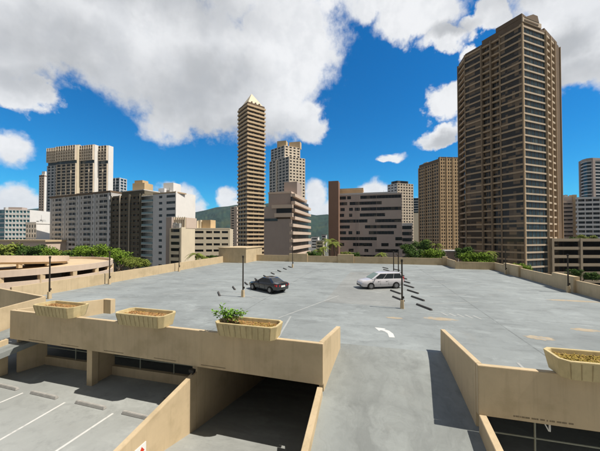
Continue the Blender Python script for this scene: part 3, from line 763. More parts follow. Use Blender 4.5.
# per face and storey: a parapet band and a strip of glass
Ls = [ln(poly[i], poly[i+1]) for i in range(4)]
faces = [(0, [(0, 1)], M['brownband'], .66), (1, [(0, .31), (.32, .48), (.49, .645), (.655, 1)], M['brownband'], .66), (2, [(0, 1)], M['brownband2'], .60), (3, [(0, .30), (.32, .62)], M['brownband2'], .68)]
for fi, bays, bm_, bh in faces:
    a, b = poly[fi], poly[fi+1]; L = Ls[fi]
    for bi, (f0, f1) in enumerate(bays):
        out = (.5, .1, .1, .5)[bi] if fi == 1 else (.15, .15, -.5)[bi] if fi == 3 else .1
        b0 = fb_(t, 'balcony_band', a, b, f0*L+.12, f1*L-.12, zt-bh-.0, zt, -1.7, out, bm_)
        g0 = fb_(t, 'window_band', a, b, f0*L+.12, f1*L-.12, zt-fh-.002, zt-bh-.002, -1.8, out-(.28 if fi in (1, 2) and bi in (0, 3) else .9), M['bluglass'] if fi == 2 else M['brnglass'])
        cap_n = nfl
        for k in range(1, cap_n): clone(b0, -k*fh); clone(g0, -k*fh)
    cuts = sorted(set([0.]+[f for bb in bays for f in bb]+[1.]))
    for f in cuts:
        fb_(t, 'pier', a, b, f*L-.15, f*L+.15, ZG, zt+.6, -1.0, .55 if fi != 2 else .3, M['rib'] if fi < 2 else M['beige'] if fi == 2 else M['brownband'])
    if fi == 3: fb_(t, 'end_wall', a, b, .64*L, L, ZG, zt, -1.7, .1, M['brown'])  # dark base colour stands in for shade on this end
    nm = {1: 8, 0: 3, 2: 6, 3: 5}[fi]     # mullions
    for bi, (f0, f1) in enumerate(bays):
        n_ = max(2, int((f1-f0)*nm+.5)) if fi != 2 else 6
        for i in range(1, n_):
            s_ = (f0+(f1-f0)*i/n_)*L
            fb_(t, 'mullion', a, b, s_-.04, s_+.04, zt-nfl*fh, zt-bh, -1.6, -.10 if fi in (1, 2) and bi in (0, 3) else -.75, M['brownband'] if fi == 1 else M['brown'])
pr(t, 'roof_parapet', offset(poly, -.1), zt, zt+1.3, M['brown'])
pa_, pb_ = poly[1], poly[2]
fb_(t, 'roof_step', pa_, pb_, 7.0, 21.5, zt+1.3, zt+2.9, -9, -.2, M['brown'])
fb_(t, 'roof_step', pa_, pb_, 12.5, 21.6, zt+2.9, zt+4.6, -9, -.1, M['brown'])
a, b = poly[2], poly[3]
fb_(t, 'roof_gable', a, b, .2, 11, zt+1.3, zt+3.0, -6, .2, M['brownband2'])
e = MB(); d_ = (b-a).normalized(); n_ = Vector((d_.y, -d_.x))
fr_ = [a+d_*1.0+n_*.3, a+d_*9.5+n_*.3, a+d_*9.5-n_*8, a+d_*1.0-n_*8]; tp_ = [a+d_*6.2+n_*.2, a+d_*8.8+n_*.2, a+d_*8.8-n_*7, a+d_*6.2-n_*7]
e.hexa([(p.x, p.y, zt+3.0) for p in fr_]+[(p.x, p.y, zt+5.6) for p in tp_]); e.build('roof_house', M['brown'], t)
fb_(t, 'roof_rail', a, b, 1, 9, zt+1.75, zt+2.3, .2, .35, M['brown'])
fb_(t, 'roof_step', poly[3], poly[4], .5, 15.5, zt+1.3, zt+2.6, -10, -.3, M['brown'])

# --- 2 low garage at its foot
g0 = walk(P(551.5, 108), [((RT.x, RT.y), 690)])
poly = back(g0, 20, P(551.5, 1))
t = bld('parking_garage', 'low garage of open tan slabs at the foot of the brown tower', poly)
zt = Z(238.5, 108)
for k in range(7):
    z = zt-k*3.2
    fb_(t, 'spandrel', poly[0], poly[1], 0, ln(poly[0], poly[1]), z-1.05, z, -.25, 0, M['garage'])
    e = MB(); e.prism(offset(poly, -.26), z-1.25, z-.95); e.build('floor_slab', M['garage'], t)
L = ln(poly[0], poly[1])
for s_ in (0, 11.0, 22, 33, 44): fb_(t, 'column', poly[0], poly[1], s_, s_+.8, ZG, zt+.12, -.9, .18, M['garage'])
fb_(t, 'back_wall', poly[0], poly[1], 0, L, ZG, zt-1, -14.4, -14, M['brown'])

# --- 3 tan tower left of it
q = walk(P(419.5, 262), [((.52, -.85), 440)]); q = q+walk(q[-1], [((.95, .31), 460)])[1:]
zt = Z(158, (q[1]).dot(FW))
poly = q+[q[-1]+Vector((-12, 25)), q[0]+Vector((2, 14))]
t = bld('high_rise', 'tall tan apartment tower with small windows between the grey office and the brown tower', poly)
pr(t, 'core', offset(poly, -.1), ZG, zt-.3, M['brown'])
L0, L1 = ln(poly[0], poly[1]), ln(poly[1], poly[2])
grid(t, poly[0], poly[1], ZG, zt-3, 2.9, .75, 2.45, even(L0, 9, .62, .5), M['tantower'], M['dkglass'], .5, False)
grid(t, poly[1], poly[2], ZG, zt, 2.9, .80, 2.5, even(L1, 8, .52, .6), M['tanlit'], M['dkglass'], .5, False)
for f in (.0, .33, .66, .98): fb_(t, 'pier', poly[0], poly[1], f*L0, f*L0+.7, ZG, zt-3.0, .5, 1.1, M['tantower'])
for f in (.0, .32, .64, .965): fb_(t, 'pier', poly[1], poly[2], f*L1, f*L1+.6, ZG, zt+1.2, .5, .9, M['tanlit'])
fb_(t, 'parapet', poly[1], poly[2], 0, L1, zt, zt+1.2, -2, .5, M['brown'])
fb_(t, 'roof_house', poly[0], poly[1], 5, 10, zt-3, zt+.8, -8, -.5, M['yellow'])
pr(t, 'roof', offset(poly, -.4), zt-.3, zt+.1, M['roof'])

# --- 4 white gridded tower behind the office
q = walk(P(388, 300), [((.75, -.66), 397.5)]); q = q+walk(q[-1], [((.85, .52), 413.5)])[1:]
zt = Z(183, q[1].dot(FW)); poly = q+[q[-1]+Vector((-12, 20)), q[0]+Vector((2, 14))]
t = bld('high_rise', 'pale gridded tower rising behind the right end of the grey office', poly)
pr(t, 'core', offset(poly, -.1), ZG, zt-.2, M['bluegrey'])
L0, L1 = ln(poly[0], poly[1]), ln(poly[1], poly[2])
grid(t, poly[0], poly[1], ZG, zt, 3., 1.1, 2.2, even(L0, 3, .6), M['bluegrey'], M['dkglass'], .4, False)
grid(t, poly[1], poly[2], ZG, zt, 3., .9, 2.4, even(L1, 6, .55), M['beigelit'], M['dkglass'], .4, False)
pr(t, 'roof_house', offset(poly, -3.5), zt, zt+3.5, M['dkglass'])
# --- 5 thin cream tower with blue glass top
q = walk(P(413, 330), [('X', 419.8)]); poly = back(q, 12); zt = Z(213, 330)
t = bld('high_rise', 'narrow cream block with a blue glass top left of the tan tower', poly)
pr(t, 'wall', poly, ZG, zt, M['cream']); pr(t, 'glass_top', offset(poly, -.5), zt, Z(198, 330), M['bluglass'])
for k in range(5): fb_(t, 'floor_band', poly[0], poly[1], .2, ln(q[0], q[1])-.2, zt+2+k*3, zt+2.6+k*3, -.6, .1, M['bluegrey'])

# --- 6 grey office with ribbon windows
q = walk(P(337.5, 166), [('X', 402)]); poly = back(q, 22); zt = Z(193.5, 160); L = ln(q[0], q[1])
t = bld('office_building', 'wide grey brown office block with dark ribbon windows and a brown pier', poly)
pr(t, 'core', offset(poly, -.1), ZG, zt-.3, M['greyoff'])
fh = 3.42; random.seed(21)
rows = [[(.01, .14), (.16, .22), (.37, .99)], [(.02, .16), (.2, .70)], [(.05, .12), (.19, .25), (.28, .36), (.38, .99)], [(.02, .11), (.19, .24), (.36, .75)], [(.01, .48), (.60, .99)], [(.02, .2), (.44, .92)], [(.02, .14), (.18, .24), (.3, .36), (.5, .88)], [(.01, .62), (.9, 1)], [(.02, .11), (.25, .55), (.69, .80), (.9, 1)], [(.18, .26), (.43, .49), (.6, .95)], [(.1, .6)], [(.2, .8)]]
wb = MB(); z = zt
for k, rw in enumerate(rows):
    za, zb = z-.95-1.85, z-.95
    wb.fbox(q[0], q[1], 0, L, zb, z, 0, .5)
    cuts = [0]+[f*L for w_ in rw for f in w_]+[L]
    for i in range(0, len(cuts), 2):
        if cuts[i+1]-cuts[i] > .05: wb.fbox(q[0], q[1], cuts[i], cuts[i+1], za, zb, 0, .5)
    for (f0, f1) in rw:
        fb_(t, 'window', q[0], q[1], f0*L, f1*L, za, zb, .02, .12, M['dkglass'])
        n_ = max(1, int((f1-f0)*L/1.6))
        for i in range(1, n_): fb_(t, 'mullion', q[0], q[1], (f0+(f1-f0)*i/n_)*L-.05, (f0+(f1-f0)*i/n_)*L+.05, za, zb, .1, .3, M['darkbld'])
    wb.fbox(q[0], q[1], 0, L, z-fh, za, 0, .5)
    z -= fh
wb.build('wall_panel', M['greyoff'], t)
for f in (.30, .34, .62): fb_(t, 'downpipe', q[0], q[1], f*L, f*L+.12, ZG, zt, .5, .6, M['mauve'])
a = walk(P(328.5, 160), [('X', 338.5)]); pr(t, 'pier', back(a, 8), ZG, Z(181, 160), M['redbrown'])
a = walk(P(338.5, 168), [('X', 363)]); pr(t, 'penthouse', back(a, 9), zt-.3, Z(189, 164), M['tanlit'])
fb_(t, 'cornice', a[0], a[1], -.2, ln(*a)+.3, Z(190.2, 166), Z(188.2, 166), -9.2, .4, M['beige'])
fb_(t, 'awning_band', q[0], q[1], 0, L*.92, zt-.1, zt+.8, -1, .55, M['bluegrey'])
# stepped wing at its right end
a = walk(q[1]+Vector((.05, .4)), [('X', 412.5)]); zw = Z(223, 155); Lw = ln(*a)
w0 = back(a, 14); pr(t, 'wing_wall', w0, ZG, zw-.3, M['greyoff'])
for k in range(7):
    fb_(t, 'wing_band', a[0], a[1], 0, Lw, zw-k*3.42-1.5, zw-k*3.42, 0, .5, M['greyoff'] if k else M['bluegrey'])
    fb_(t, 'wing_window', a[0], a[1], .2, Lw-.4, zw-k*3.42-3.42, zw-k*3.42-1.5, .02, .1, M['dkglass'])

# --- 7 mauve building in the centre
q = walk(P(264, 116), [('X', 291.5), ('Y', 309.5)]); poly = q+[q[2]+Vector((-12, 0)), Vector((q[0].x, q[2].y))]
zl = Z(206, 113)
t = bld('office_building', 'mauve block with a blank front and pale banded balconies along its right side', poly)
pr(t, 'core', offset(poly, -.6), ZG, zl, M['brown'])
fb_(t, 'front_wall', q[0], q[1], 0, ln(q[0], q[1]), ZG, Z(219, 114), -.7, 0, M['mauve'])
L = ln(q[0], q[1])
for (f0, f1) in ((0, .45),): fb_(t, 'front_wall', q[0], q[1], f0*L, f1*L, Z(219, 114), zl, -.7, -.1, M['mauve'])
fb_(t, 'window_band', q[0], q[1], .45*L, L, Z(213, 114), Z(208, 114), -.7, -.35, M['dkglass'])
fb_(t, 'balcony_band', q[0], q[1], .40*L, L+.6, Z(217, 113), Z(213, 113), -.7, .7, M['mauvelit'])
fb_(t, 'balcony_band', q[0], q[1], .30*L, L+.6, Z(208, 113), Z(204.5, 113), -.7, .7, M['mauvelit'])
fb_(t, 'glass_strip', q[0], q[1], 0, .5*L, Z(221, 114), Z(218.4, 114), -.3, .1, M['bluglass'])
e0 = q[1]; e1 = q[2]; Ls_ = ln(e0, e1); fh = 3.15; ztop = Z(187, 112)
for k in range(13):
    z = ztop-2-k*fh
    fb_(t, 'balcony_band', e0, e1, -.3 if k > 3 else 2.5, Ls_*(1 if k > 0 else .7), z-1.25, z, -.8, .8, M['mauvelit'])
    fb_(t, 'window_band', e0, e1, .2 if k > 3 else 2.7, Ls_-.3, z-fh, z-1.25, -1.2, -.45, M['recess'])
up = walk(P(268.5, 120), [('X', 291)]); upoly = up+[Vector((up[1].x, q[2].y)), Vector((up[0].x, q[2].y))]
pr(t, 'upper_block', upoly, zl-.1, ztop-1.6, M['mauve']); pr(t, 'parapet', offset(upoly, .2), ztop-1.6, ztop-.8, M['mauvelit'])
a = walk(P(284, 124), [('X', 297)]); pr(t, 'roof_house', back(a, 8), ztop-2, Z(182, 124), M['mauve'])
# --- 8 twin towers behind it
q = walk(P(269.5, 285), [((.87, -.5), 289)]); q = q+walk(q[-1], [((.72, .69), 305)])[1:]
zt = Z(156, q[1].dot(FW)); poly = q+[q[-1]+Vector((-20, 14)), q[0]+Vector((4, 14))]
t = bld('high_rise', 'stepped beige high rise behind the mauve building', poly)
pr(t, 'core', offset(poly, -.1), ZG, zt-.2, M['greybld'])
L0, L1 = ln(poly[0], poly[1]), ln(poly[1], poly[2])
grid(t, poly[0], poly[1], ZG, zt, 3., .7, 2.5, even(L0, 6, .7), M['greybld'], M['bluglass'], .4, False)  # greyer panels on the shaded face: shade put into the colour
grid(t, poly[1], poly[2], ZG, zt, 3., 1., 2.4, even(L1, 5, .55), M['beigelit'], M['dkglass'], .4, False)
c_ = walk(P(271, 290), [((.87, -.5), 284.5)]); c_ = c_+walk(c_[-1], [((.72, .69), 300)])[1:]
cp = c_+[c_[-1]+Vector((-14, 8)), c_[0]+Vector((3, 8))]
pr(t, 'upper_core', offset(cp, -.1), zt-.2, Z(143, 270)-.2, M['greybld'])
zz = Z(143, 270)
grid(t, cp[0], cp[1], zt, zz, 3., .7, 2.5, even(ln(cp[0], cp[1]), 4, .7), M['greybld'], M['bluglass'], .4, False)
grid(t, cp[1], cp[2], zt, zz, 3., 1., 2.4, even(ln(cp[1], cp[2]), 4, .55), M['beigelit'], M['dkglass'], .4, False)
a = walk(P(277, 282), [('X', 286)]); pr(t, 'roof_house', back(a, 6), zz-.2, Z(140, 280), M['yellow'])
a = walk(P(289, 286), [('X', 300)]); pr(t, 'roof_house', back(a, 6), zz-.2, Z(141.5, 285), M['beige'])
for u_ in (277.5, 289): 
    k = (u_-269.5)/19.5*L0
    if k < L0: fb_(t, 'pier', poly[0], poly[1], k-.8, k+.8, ZG, zt, .4, .9, M['beigelit'])

# --- 9 pointed tower
nr, nl = Vector((.79, -.61)).normalized(), Vector((-.61, -.79)).normalized()
q = walk(P(237, 206), [((nl.y*-1, nl.x) if False else (.79, -.61), 247)])
q = q+walk(q[-1], [((.61, .79), 265.5)])[1:]
poly = q+[q[2]+(q[0]-q[1]), ]
zt = Z(102, q[1].dot(FW))
t = bld('high_rise', 'slender beige tower with a cream pyramid roof', poly)
pin = offset(poly, -.9)
banded(t, pin, zt, 2.93, 39, 1.25, .9, M['beige'], M['recess'], 'balcony_band')
for i in (0, 1):
    L = ln(pin[i], pin[i+1])
    for f in (.0, .34, .67, .985): fb_(t, 'pier', pin[i], pin[i+1], f*L-.2, f*L+.25, ZG, zt-.2, -.1, .45, M['brown'])
pr(t, 'roof_slab', offset(poly, -.6), zt+.0, zt+1.6, M['brown'])
c_ = sum(poly, Vector((0, 0)))/4; e = MB(); pp = offset(poly, -1.3)
apex = (c_.x, c_.y, Z(92.5, c_.dot(FW)))
for i in range(4): a, b = pp[i], pp[(i+1) % 4]; e.quad((a.x, a.y, zt+1.6), (b.x, b.y, zt+1.6), apex)
e.build('pyramid_roof', M['cream'], t)
for f in (.2, .45, .7): fb_(t, 'roof_vent', pp[1], pp[2], f*ln(pp[1], pp[2]), f*ln(pp[1], pp[2])+.9, zt+1.7, zt+2.9, -.7, .2, M['brown'])
fb_(t, 'antenna', pp[1], pp[2], 7, 7.15, zt+1.6, zt+8.2, -6, -5.85, M['pole'])

# --- 10 tower left with crown
st0 = P(47, 268)
q = walk(st0, [('X', 57.8)]); p57 = q[-1]
q2 = walk(p57+Vector((0, -1.5)), [('X', 75.6), ('Y', 79.5), ('X', 93.2), ('Y', 98), ('X', 107), ('Y', 112)])
poly = [q[0], q[1]]+q2+[q2[-1]+Vector((-30, 0)), Vector((q[0].x, q2[-1].y))]
zt = Z(145, 258); zc = Z(160, 258)
t = bld('high_rise', 'tall apartment tower with a wider gridded crown and bright blank end walls at the left', poly)
pr(t, 'core', offset(poly, -.2), ZG, zt-.4, M['beigelit'])
for (i, nw, mm) in ((0, 3, M['bluegrey']), (2, 4, M['beigelit']), (4, 3, M['beigelit']), (6, 2, M['beigelit'])):
    a, b = poly[i], poly[i+1]; L = ln(a, b)
    grid(t, a, b, ZG, zc-2.9, 2.93, .50, 2.62, even(L, nw, .84, .1), mm, M['dkglass'] if i else M['bluglass'], .3, False)
    for k in range(nw+1): fb_(t, 'fin', a, b, max(.05, min(L-.45, .1+(L-.2)*k/nw-.2)), max(.45, min(L-.05, .1+(L-.2)*k/nw+.2)), ZG, zc-2.9, .3, 1.0, M['beigelit'] if i else M['bluegrey'])
    nc = nw*2 if nw > 2 else nw+1
    for k in range(nc+1): fb_(t, 'crown_fin', a, b, max(.05, min(L-.35, .1+(L-.2)*k/nc-.15)), max(.35, min(L-.05, .1+(L-.2)*k/nc+.15)), zc, zt, 1.3, 1.75, M['beigelit'])
    fb_(t, 'glass_belt', a, b, .2, L-.2, zc-2.9, zc, -.1, .1, M['bluglass'])
    grid(t, a, b, zc, zt, 2.93, .65, 2.5, even(L, nw*2 if nw > 2 else nw+1, .70, .1), M['beigelit'], M['dkglass'], 1.3, False)
for i in (3, 5, 7): fb_(t, 'end_wall', poly[i], poly[i+1], 0, ln(poly[i], poly[i+1]), ZG, zt+.4, 0, .5, M['whitebld'] if i != 3 else M['cream'])
a = walk(P(84, 262), [('X', 93)]); pr(t, 'roof_house', back(a, 6), zt-.5, zt+1.6, M['beigelit'])
# --- 11 slim tower
q = walk(P(38.5, 330), [('X', 43.5), ('Y', 48)]); poly = q+[q[2]+Vector((-8, 0)), Vector((q[0].x, q[2].y))]; zt = Z(175, 330)
t = bld('high_rise', 'very slim white tower just left of the crowned tower', poly)
pr(t, 'core', offset(poly, -.1), ZG, zt, M['whitebld'])
L = ln(q[0], q[1]); grid(t, q[0], q[1], ZG, zt, 3., 1.0, 2.3, even(L, 2, .5), M['mauvelit'], M['dkglass'], .3, False)
fb_(t, 'end_wall', q[1], q[2], 0, ln(q[1], q[2]), ZG, zt+1, -.1, .25, M['whitebld'])
pr(t, 'roof_band', offset(poly, .3), zt-1.8, zt-.6, M['redbrown']); pr(t, 'roof_house', offset(poly, -1.5), zt, Z(171, 330), M['whitebld'])
# --- 12 blue glass block right of the crowned tower
q = walk(P(110.5, 300), [('X', 119), ('Y', 125.5)]); poly = q+[q[2]+Vector((-14, 0)), Vector((q[0].x, q[2].y))]; zt = Z(177, 295)
t = bld('high_rise', 'blue grey glass high rise peeking out right of the crowned tower', poly)
banded(t, poly, zt, 3.1, 24, .8, .2, M['bluegrey'], M['bluglass'])
for i in (0, 1):
    for f in (0, .5, .97): fb_(t, 'pier', poly[i], poly[i+1], f*ln(poly[i], poly[i+1]), f*ln(poly[i], poly[i+1])+.8, ZG, zt, .1, .6, M['bluegrey'])
# --- 13 teal glass block and small white one
q = walk(P(-40, 205), [('X', 5), ]); q = q+walk(q[-1]+Vector((0, .0)), [((.9, .44), 30)])[1:]; poly = back(q, 18, (-.3, 1)); zt = Z(209, 190)
t = bld('office_building', 'teal glass office block with a pale grid at the left border', poly)
pr(t, 'core', offset(poly, -.1), ZG, zt, M['whitebld'])
L0, L1 = ln(q[0], q[1]), ln(q[1], q[2])
grid(t, q[0], q[1], ZG, zt, 3.1, .6, 2.8, even(L0, 8, .92), M['bluegrey'], M['tealglass'], .25, False)
grid(t, q[1], q[2], ZG, zt, 3.1, .9, 2.6, even(L1, 7, .8), M['whitebld'], M['tealglass'], .4, False)
fb_(t, 'roof_house', q[1], q[2], 1, 9, zt, zt+1.8, -6, -1, M['mauve'])
q = walk(P(26.3, 178), [('X', 36.8)]); poly = back(q, 9); zt = Z(222.5, 178); L = ln(*q)
t = bld('apartment_block', 'small white block with vertical window strips below the slim tower', poly)
pr(t, 'core', offset(poly, -.1), ZG, zt, M['whitebld']); grid(t, q[0], q[1], ZG, zt-.8, 2.9, .5, 2.4, even(L, 4, .5), M['whitebld'], M['bluglass'], .35, False)
fb_(t, 'cornice', q[0], q[1], -.2, L+.2, zt-.8, zt+.2, -9, .6, M['whitebld'])
q = walk(P(-10, 165), [('X', 46)]); poly = back(q, 12)
t = bld('low_building', 'low pinkish flat roofed building above the hedge at the left', poly)
pr(t, 'wall', poly, ZG, Z(241.5, 163), M['mauvelit']); pr(t, 'roof', offset(poly, .8), Z(241.5, 163), Z(239.8, 163), M['creamslab'])
a = walk(P(33, 160), [('X', 46)]); pr(t, 'porch', back(a, 6), ZG, Z(243, 160), M['redbrown'])

# --- 14 grey apartment slab, dark block, blue white block (a row)
q = walk(P(50.5, 172), [((.985, -.17), 111.5)]); poly = back(q, 14); L = ln(*q)
zt = Z(190.5, q[1].dot(FW))
t = bld('apartment_block', 'long grey apartment slab with rows of dark windows in front of the crowned tower', poly)
pr(t, 'core', offset(poly, -.1), ZG, zt-.2, M['greybld'])
wins = []
for b in range(4):
    s_ = L*(.05+.245*b)
    for (o_, wd) in ((.0, .017), (.045, .055), (.105, .055), (.185, .022)):
        wins.append((s_+o_*L, s_+(o_+wd)*L))
wins = [w_ for w_ in wins if w_[1] < L-.3]
nfg = int((zt-ZG-1)/2.95); z0_ = zt-1.0-nfg*2.95
grid(t, q[0], q[1], z0_, zt-1.0, 2.95, .85, 2.25, wins, M['greybld'], M['dkglass'], .4, True)
for b in range(5):
    s_ = L*min(.975, .022+.245*b); fb_(t, 'pier', q[0], q[1], s_-.45, s_+.45, ZG, zt-1, .4, .75, M['bluegrey'])
for b in range(4):
    s_ = L*(.045+.245*b)
    bb = fb_(t, 'balcony', q[0], q[1], s_+.04*L, s_+.165*L, zt-1-2.95*1+.0, zt-1-2.95+.75, .4, 1.0, M['greybld'])
    for k in range(1, 9): clone(bb, -2.95*k)
fb_(t, 'cornice', q[0], q[1], 0, L, zt-1, zt, -14, .9, M['brown'])
a = walk(P(76, 172), [('X', 92)]); pr(t, 'roof_house', back(a, 5), zt-.2, zt+2.2, M['mauvelit'])
q3 = walk(q[1]+Vector((.1, .3)), [((.985, -.17), 142.2)]); poly = back(q3, 14); L = ln(*q3); zt = Z(193.5, q3[1].dot(FW))
t = bld('apartment_block', 'dark brown louvred block between the grey slab and the blue white block', poly)
pr(t, 'core', offset(poly, -.1), ZG, zt, M['darkbld'])
grid(t, q3[0], q3[1], ZG, zt-.6, 2.95, .95, 2.2, even(L, 7, .62, .3), M['darkbld'], M['recess'], .5, False)
for k in range(22):
    z = zt-1-k*1.47; fb_(t, 'louvre', q3[0], q3[1], .1, L*.97, z-.22, z, .45, .62, M['brown'])
for f in (.0, .28, .30, .62, .64, .95): fb_(t, 'pier', q3[0], q3[1], f*L, f*L+.35, ZG, zt, .5, .95, M['beigelit'] if f in (.30, .62) else M['darkbld'])
fb_(t, 'penthouse', q3[0], q3[1], .25*L, L, zt, zt+1.9, -10, -1, M['darkbld']); fb_(t, 'roof_edge', q3[0], q3[1], .2*L, L, zt+1.9, zt+2.3, -10, -.6, M['greybld'])
a = walk(P(132, 150), [('X', 144)]); pr(t, 'roof_house', back(a, 6), zt, Z(182.5, 148), M['yellow']); a = walk(P(134, 151), [('X', 142)]); pr(t, 'roof_tank', back(a, 4), zt, Z(180, 150), M['yellow'])
q = walk(P(142.5, 139), [((.985, -.17), 154)]); q = q+walk(q[-1]+Vector((0, -.4)), [((.985, -.17), 176)]); q = q+walk(q[-1], [('Y', 195)])[1:]
poly = q+[q[-1]+Vector((-26, 3))]; zt = Z(192, q[3].dot(FW))
t = bld('apartment_block', 'pale blue block with balconies and a bright blank white end wall', poly)
pr(t, 'core', offset(poly, -.3), ZG, zt-.3, M['whitebld'])
a, b = q[0], q[1]; L = ln(a, b); fh = 2.95; nfb = 14
for k in range(nfb):
    z = zt-.6-k*fh
    fb_(t, 'balcony', a, b, .3, L-.1, z-fh+.0, z-fh+.95, -.4, .9, M['tealrail']); fb_(t, 'window', a, b, .3, L-.1, z-fh+.95, z-.15, -.9, -.3, M['bluglass'])
    fb_(t, 'floor_slab', a, b, .2, L-.05, z-.22, z, -.9, .95, M['whitebld'])
a, b = q[2], q[3]; L = ln(a, b)
grid(t, a, b, zt-.3-nfb*fh, zt-.3, fh, .9, 2.1, [(.27*L, .42*L), (.60*L, .985*L)], M['bluegrey'], M['bluglass'], .35, True)
fb_(t, 'base_wall', a, b, 0, L, ZG, zt-.3-nfb*fh, 0, .35, M['bluegrey'])
fb_(t, 'end_wall', q[3], q[4], -.35, ln(q[3], q[4]), ZG, zt+.5, -.3, .1, M['whitebld'])
fb_(t, 'roof_edge', a, b, 0, L, zt-.3, zt+.3, -6, .45, M['brownband'])
a = walk(P(163, 150), [('X', 173)]); pr(t, 'roof_house', back(a, 6), zt-.4, Z(183, 150), M['whitebld']); a = walk(P(158, 149), [('X', 164)]); pr(t, 'roof_box', back(a, 4), zt-.4, Z(188, 148), M['bluegrey'])

# --- 15 cream low office in front
q = walk(P(166, 97), [('X', 171.5)]); q = q+walk(q[-1]+Vector((0, -.6)), [('X', 181.5), ('Y', 194.5)])
poly = q+[Vector((q[0].x, q[-1].y))]; zt = Z(228, 95)
t = bld('office_building', 'cream low office with a latticed roof box and four rows of ribbon windows', poly)
pr(t, 'core', offset(poly, -.1), ZG, zt, M['mauve'])
a, b = q[2], q[3]; L = ln(a, b); a, b = q[2], q[3]
pr(t, 'side_wall', [q[0], q[1], q[1]+Vector((0, 8)), q[0]+Vector((0, 8))], ZG, Z(217, 96), M['mauve'])
grid(t, a, b, zt-8*2.15, zt, 2.15, .75, 1.8, [(.10*L, .88*L)], M['cream'], M['dkglass'], .35, True)
fb_(t, 'end_wall', q[3], q[4], -.3, ln(q[3], q[4]), ZG, zt+.3, -.1, .2, M['cream'])
la = walk(P(172, 98), [('X', 186)]); lb = back(la, 6); zl_ = Z(217.5, 97)
pr(t, 'roof_box', lb, zt, zl_, M['mauvelit'])
LL = ln(*la)
for i in range(7): fb_(t, 'lattice_fin', la[0], la[1], LL*i/6.6, LL*i/6.6+.28, zt, zl_+.2, 0, .35, M['cream'])
wq = walk(P(194.3, 118), [((.93, .36), 230)]); wp = back(wq, 12); zw = Z(228, wq[0].dot(FW)); L = ln(*wq)
pr(t, 'wing_core', offset(wp, -.1), ZG, zw-.2, M['cream'])
wi = [(.02*L, .26*L), (.33*L, .50*L), (.54*L, .72*L), (.77*L, .95*L)]
grid(t, wq[0], wq[1], zw-.4-8*2.6, zw-.4, 2.6, .8, 1.75, wi, M['cream'], M['dkglass'], .35, True)
fb_(t, 'wing_parapet', wq[0], wq[1], 0, L, zw-.4, zw, -.5, .4, M['cream'])
for (u0, u1, v_) in ((190, 197, 221), (197.5, 200.5, 220), (202, 210.5, 220)): 
    a = walk(P(u0, 122), [('X', u1)]); pr(t, 'roof_house', back(a, 4), zw-.4, Z(v_, 122), M['yellow'] if u0 > 201 else M['cream'])

# --- 16 background right of the big tower
q = walk(P(563, 210), [('X', 577)]); poly = back(q, 14, P(563, 1)); zt = Z(197, 210)
t = bld('high_rise', 'orange tan apartment block peeking out right of the brown tower', poly)
L = ln(*q); pr(t, 'core', offset(poly, -.1), ZG, zt, M['mauvelit']); grid(t, q[0], q[1], ZG, zt-4, 3., 1.2, 2.3, [(.05*L, .7*L)], M['mauvelit'], M['brnglass'], .4, False)
fb_(t, 'pier', q[0], q[1], .72*L, L, ZG, zt+1.5, -3, .5, M['tanlit'])
q = walk(P(577.5, 190), [('X', 640)]); poly = back(q, 16, P(577.5, 1)); zt = Z(196, 184)
t = bld('apartment_block', 'wide white banded block at the right border', poly)
banded(t, poly, zt, 3.0, 17, 1.35, .7, M['bluegrey'], M['dkglass'], 'balcony_band')
L = ln(*q)
for f in range(9): fb_(t, 'pier', q[0], q[1], f/8.2*L, f/8.2*L+.35, ZG, zt, 0, .6, M['bluegrey'])
q0 = P(581, 262); cpts = [P(581, 262), P(584, 256), P(588, 252), P(593, 250), P(612, 252)]
poly = cpts+[cpts[-1]+Vector((6, 16)), cpts[0]+P(581, 1).normalized()*16]; zt = Z(160, 250)
t = bld('high_rise', 'mauve high rise with curved pale balconies at the right border', poly)
banded(t, offset(poly, -.5), zt, 3.0, 36, .9, .7, M['bluegrey'], M['bluglass'], 'balcony_band')
for i in (0, 4): fb_(t, 'pier', poly[i] if i == 0 else cpts[3], poly[i+1] if i == 0 else cpts[4], 0, 2.5, ZG, zt+2, -.4, .9, M['mauve'])
pr(t, 'crown', offset(poly, .5), zt, zt+2.2, M['mauve'])
# small houses seen between the mauve building and the office
for (u0, u1, v_, d_, mm, lab) in ((311, 318, 237, 300, 'whitebld', 'small white building below the hills beside the palms'), (316, 323, 241, 260, 'cream', 'small cream building just above the palms'), (321.5, 326, 235, 340, 'greybld', 'small grey building below the hills beside the brown pier')):
    a = walk(P(u0, d_), [('X', u1)]); poly = back(a, 8); t = bld('small_building', lab, poly); L = ln(*a)
    pr(t, 'wall', poly, ZG, Z(v_, d_), M[mm]); pr(t, 'roof', offset(poly, .3), Z(v_, d_), Z(v_, d_)+.5, M['roof'])
    g0 = fb_(t, 'window', a[0], a[1], .15*L, .85*L, Z(v_, d_)-2.6, Z(v_, d_)-1.2, -.1, .05, M['dkglass'])
    for k in range(1, 4): clone(g0, -3*k)
a = walk(P(230.5, 330), [('X', 237)]); poly = back(a, 8); zt = Z(207, 330); L = ln(*a)
t = bld('high_rise', 'narrow pinkish tower just left of the pointed tower', poly); pr(t, 'core', offset(poly, -.1), ZG, zt, M['mauvelit']); grid(t, a[0], a[1], ZG, zt, 3., 1, 2.3, [(.15*L, .55*L)], M['mauvelit'], M['dkglass'], .4, False)
a = walk(P(446, 150), [('X', 458)]); poly = back(a, 8)
t = bld('low_building', 'low pale roof between the trees left of the brown tower', poly); pr(t, 'wall', poly, ZG, Z(252, 150), M['mauvelit']); pr(t, 'roof', offset(poly, .4), Z(252, 150), Z(250.5, 150), M['greybld'])

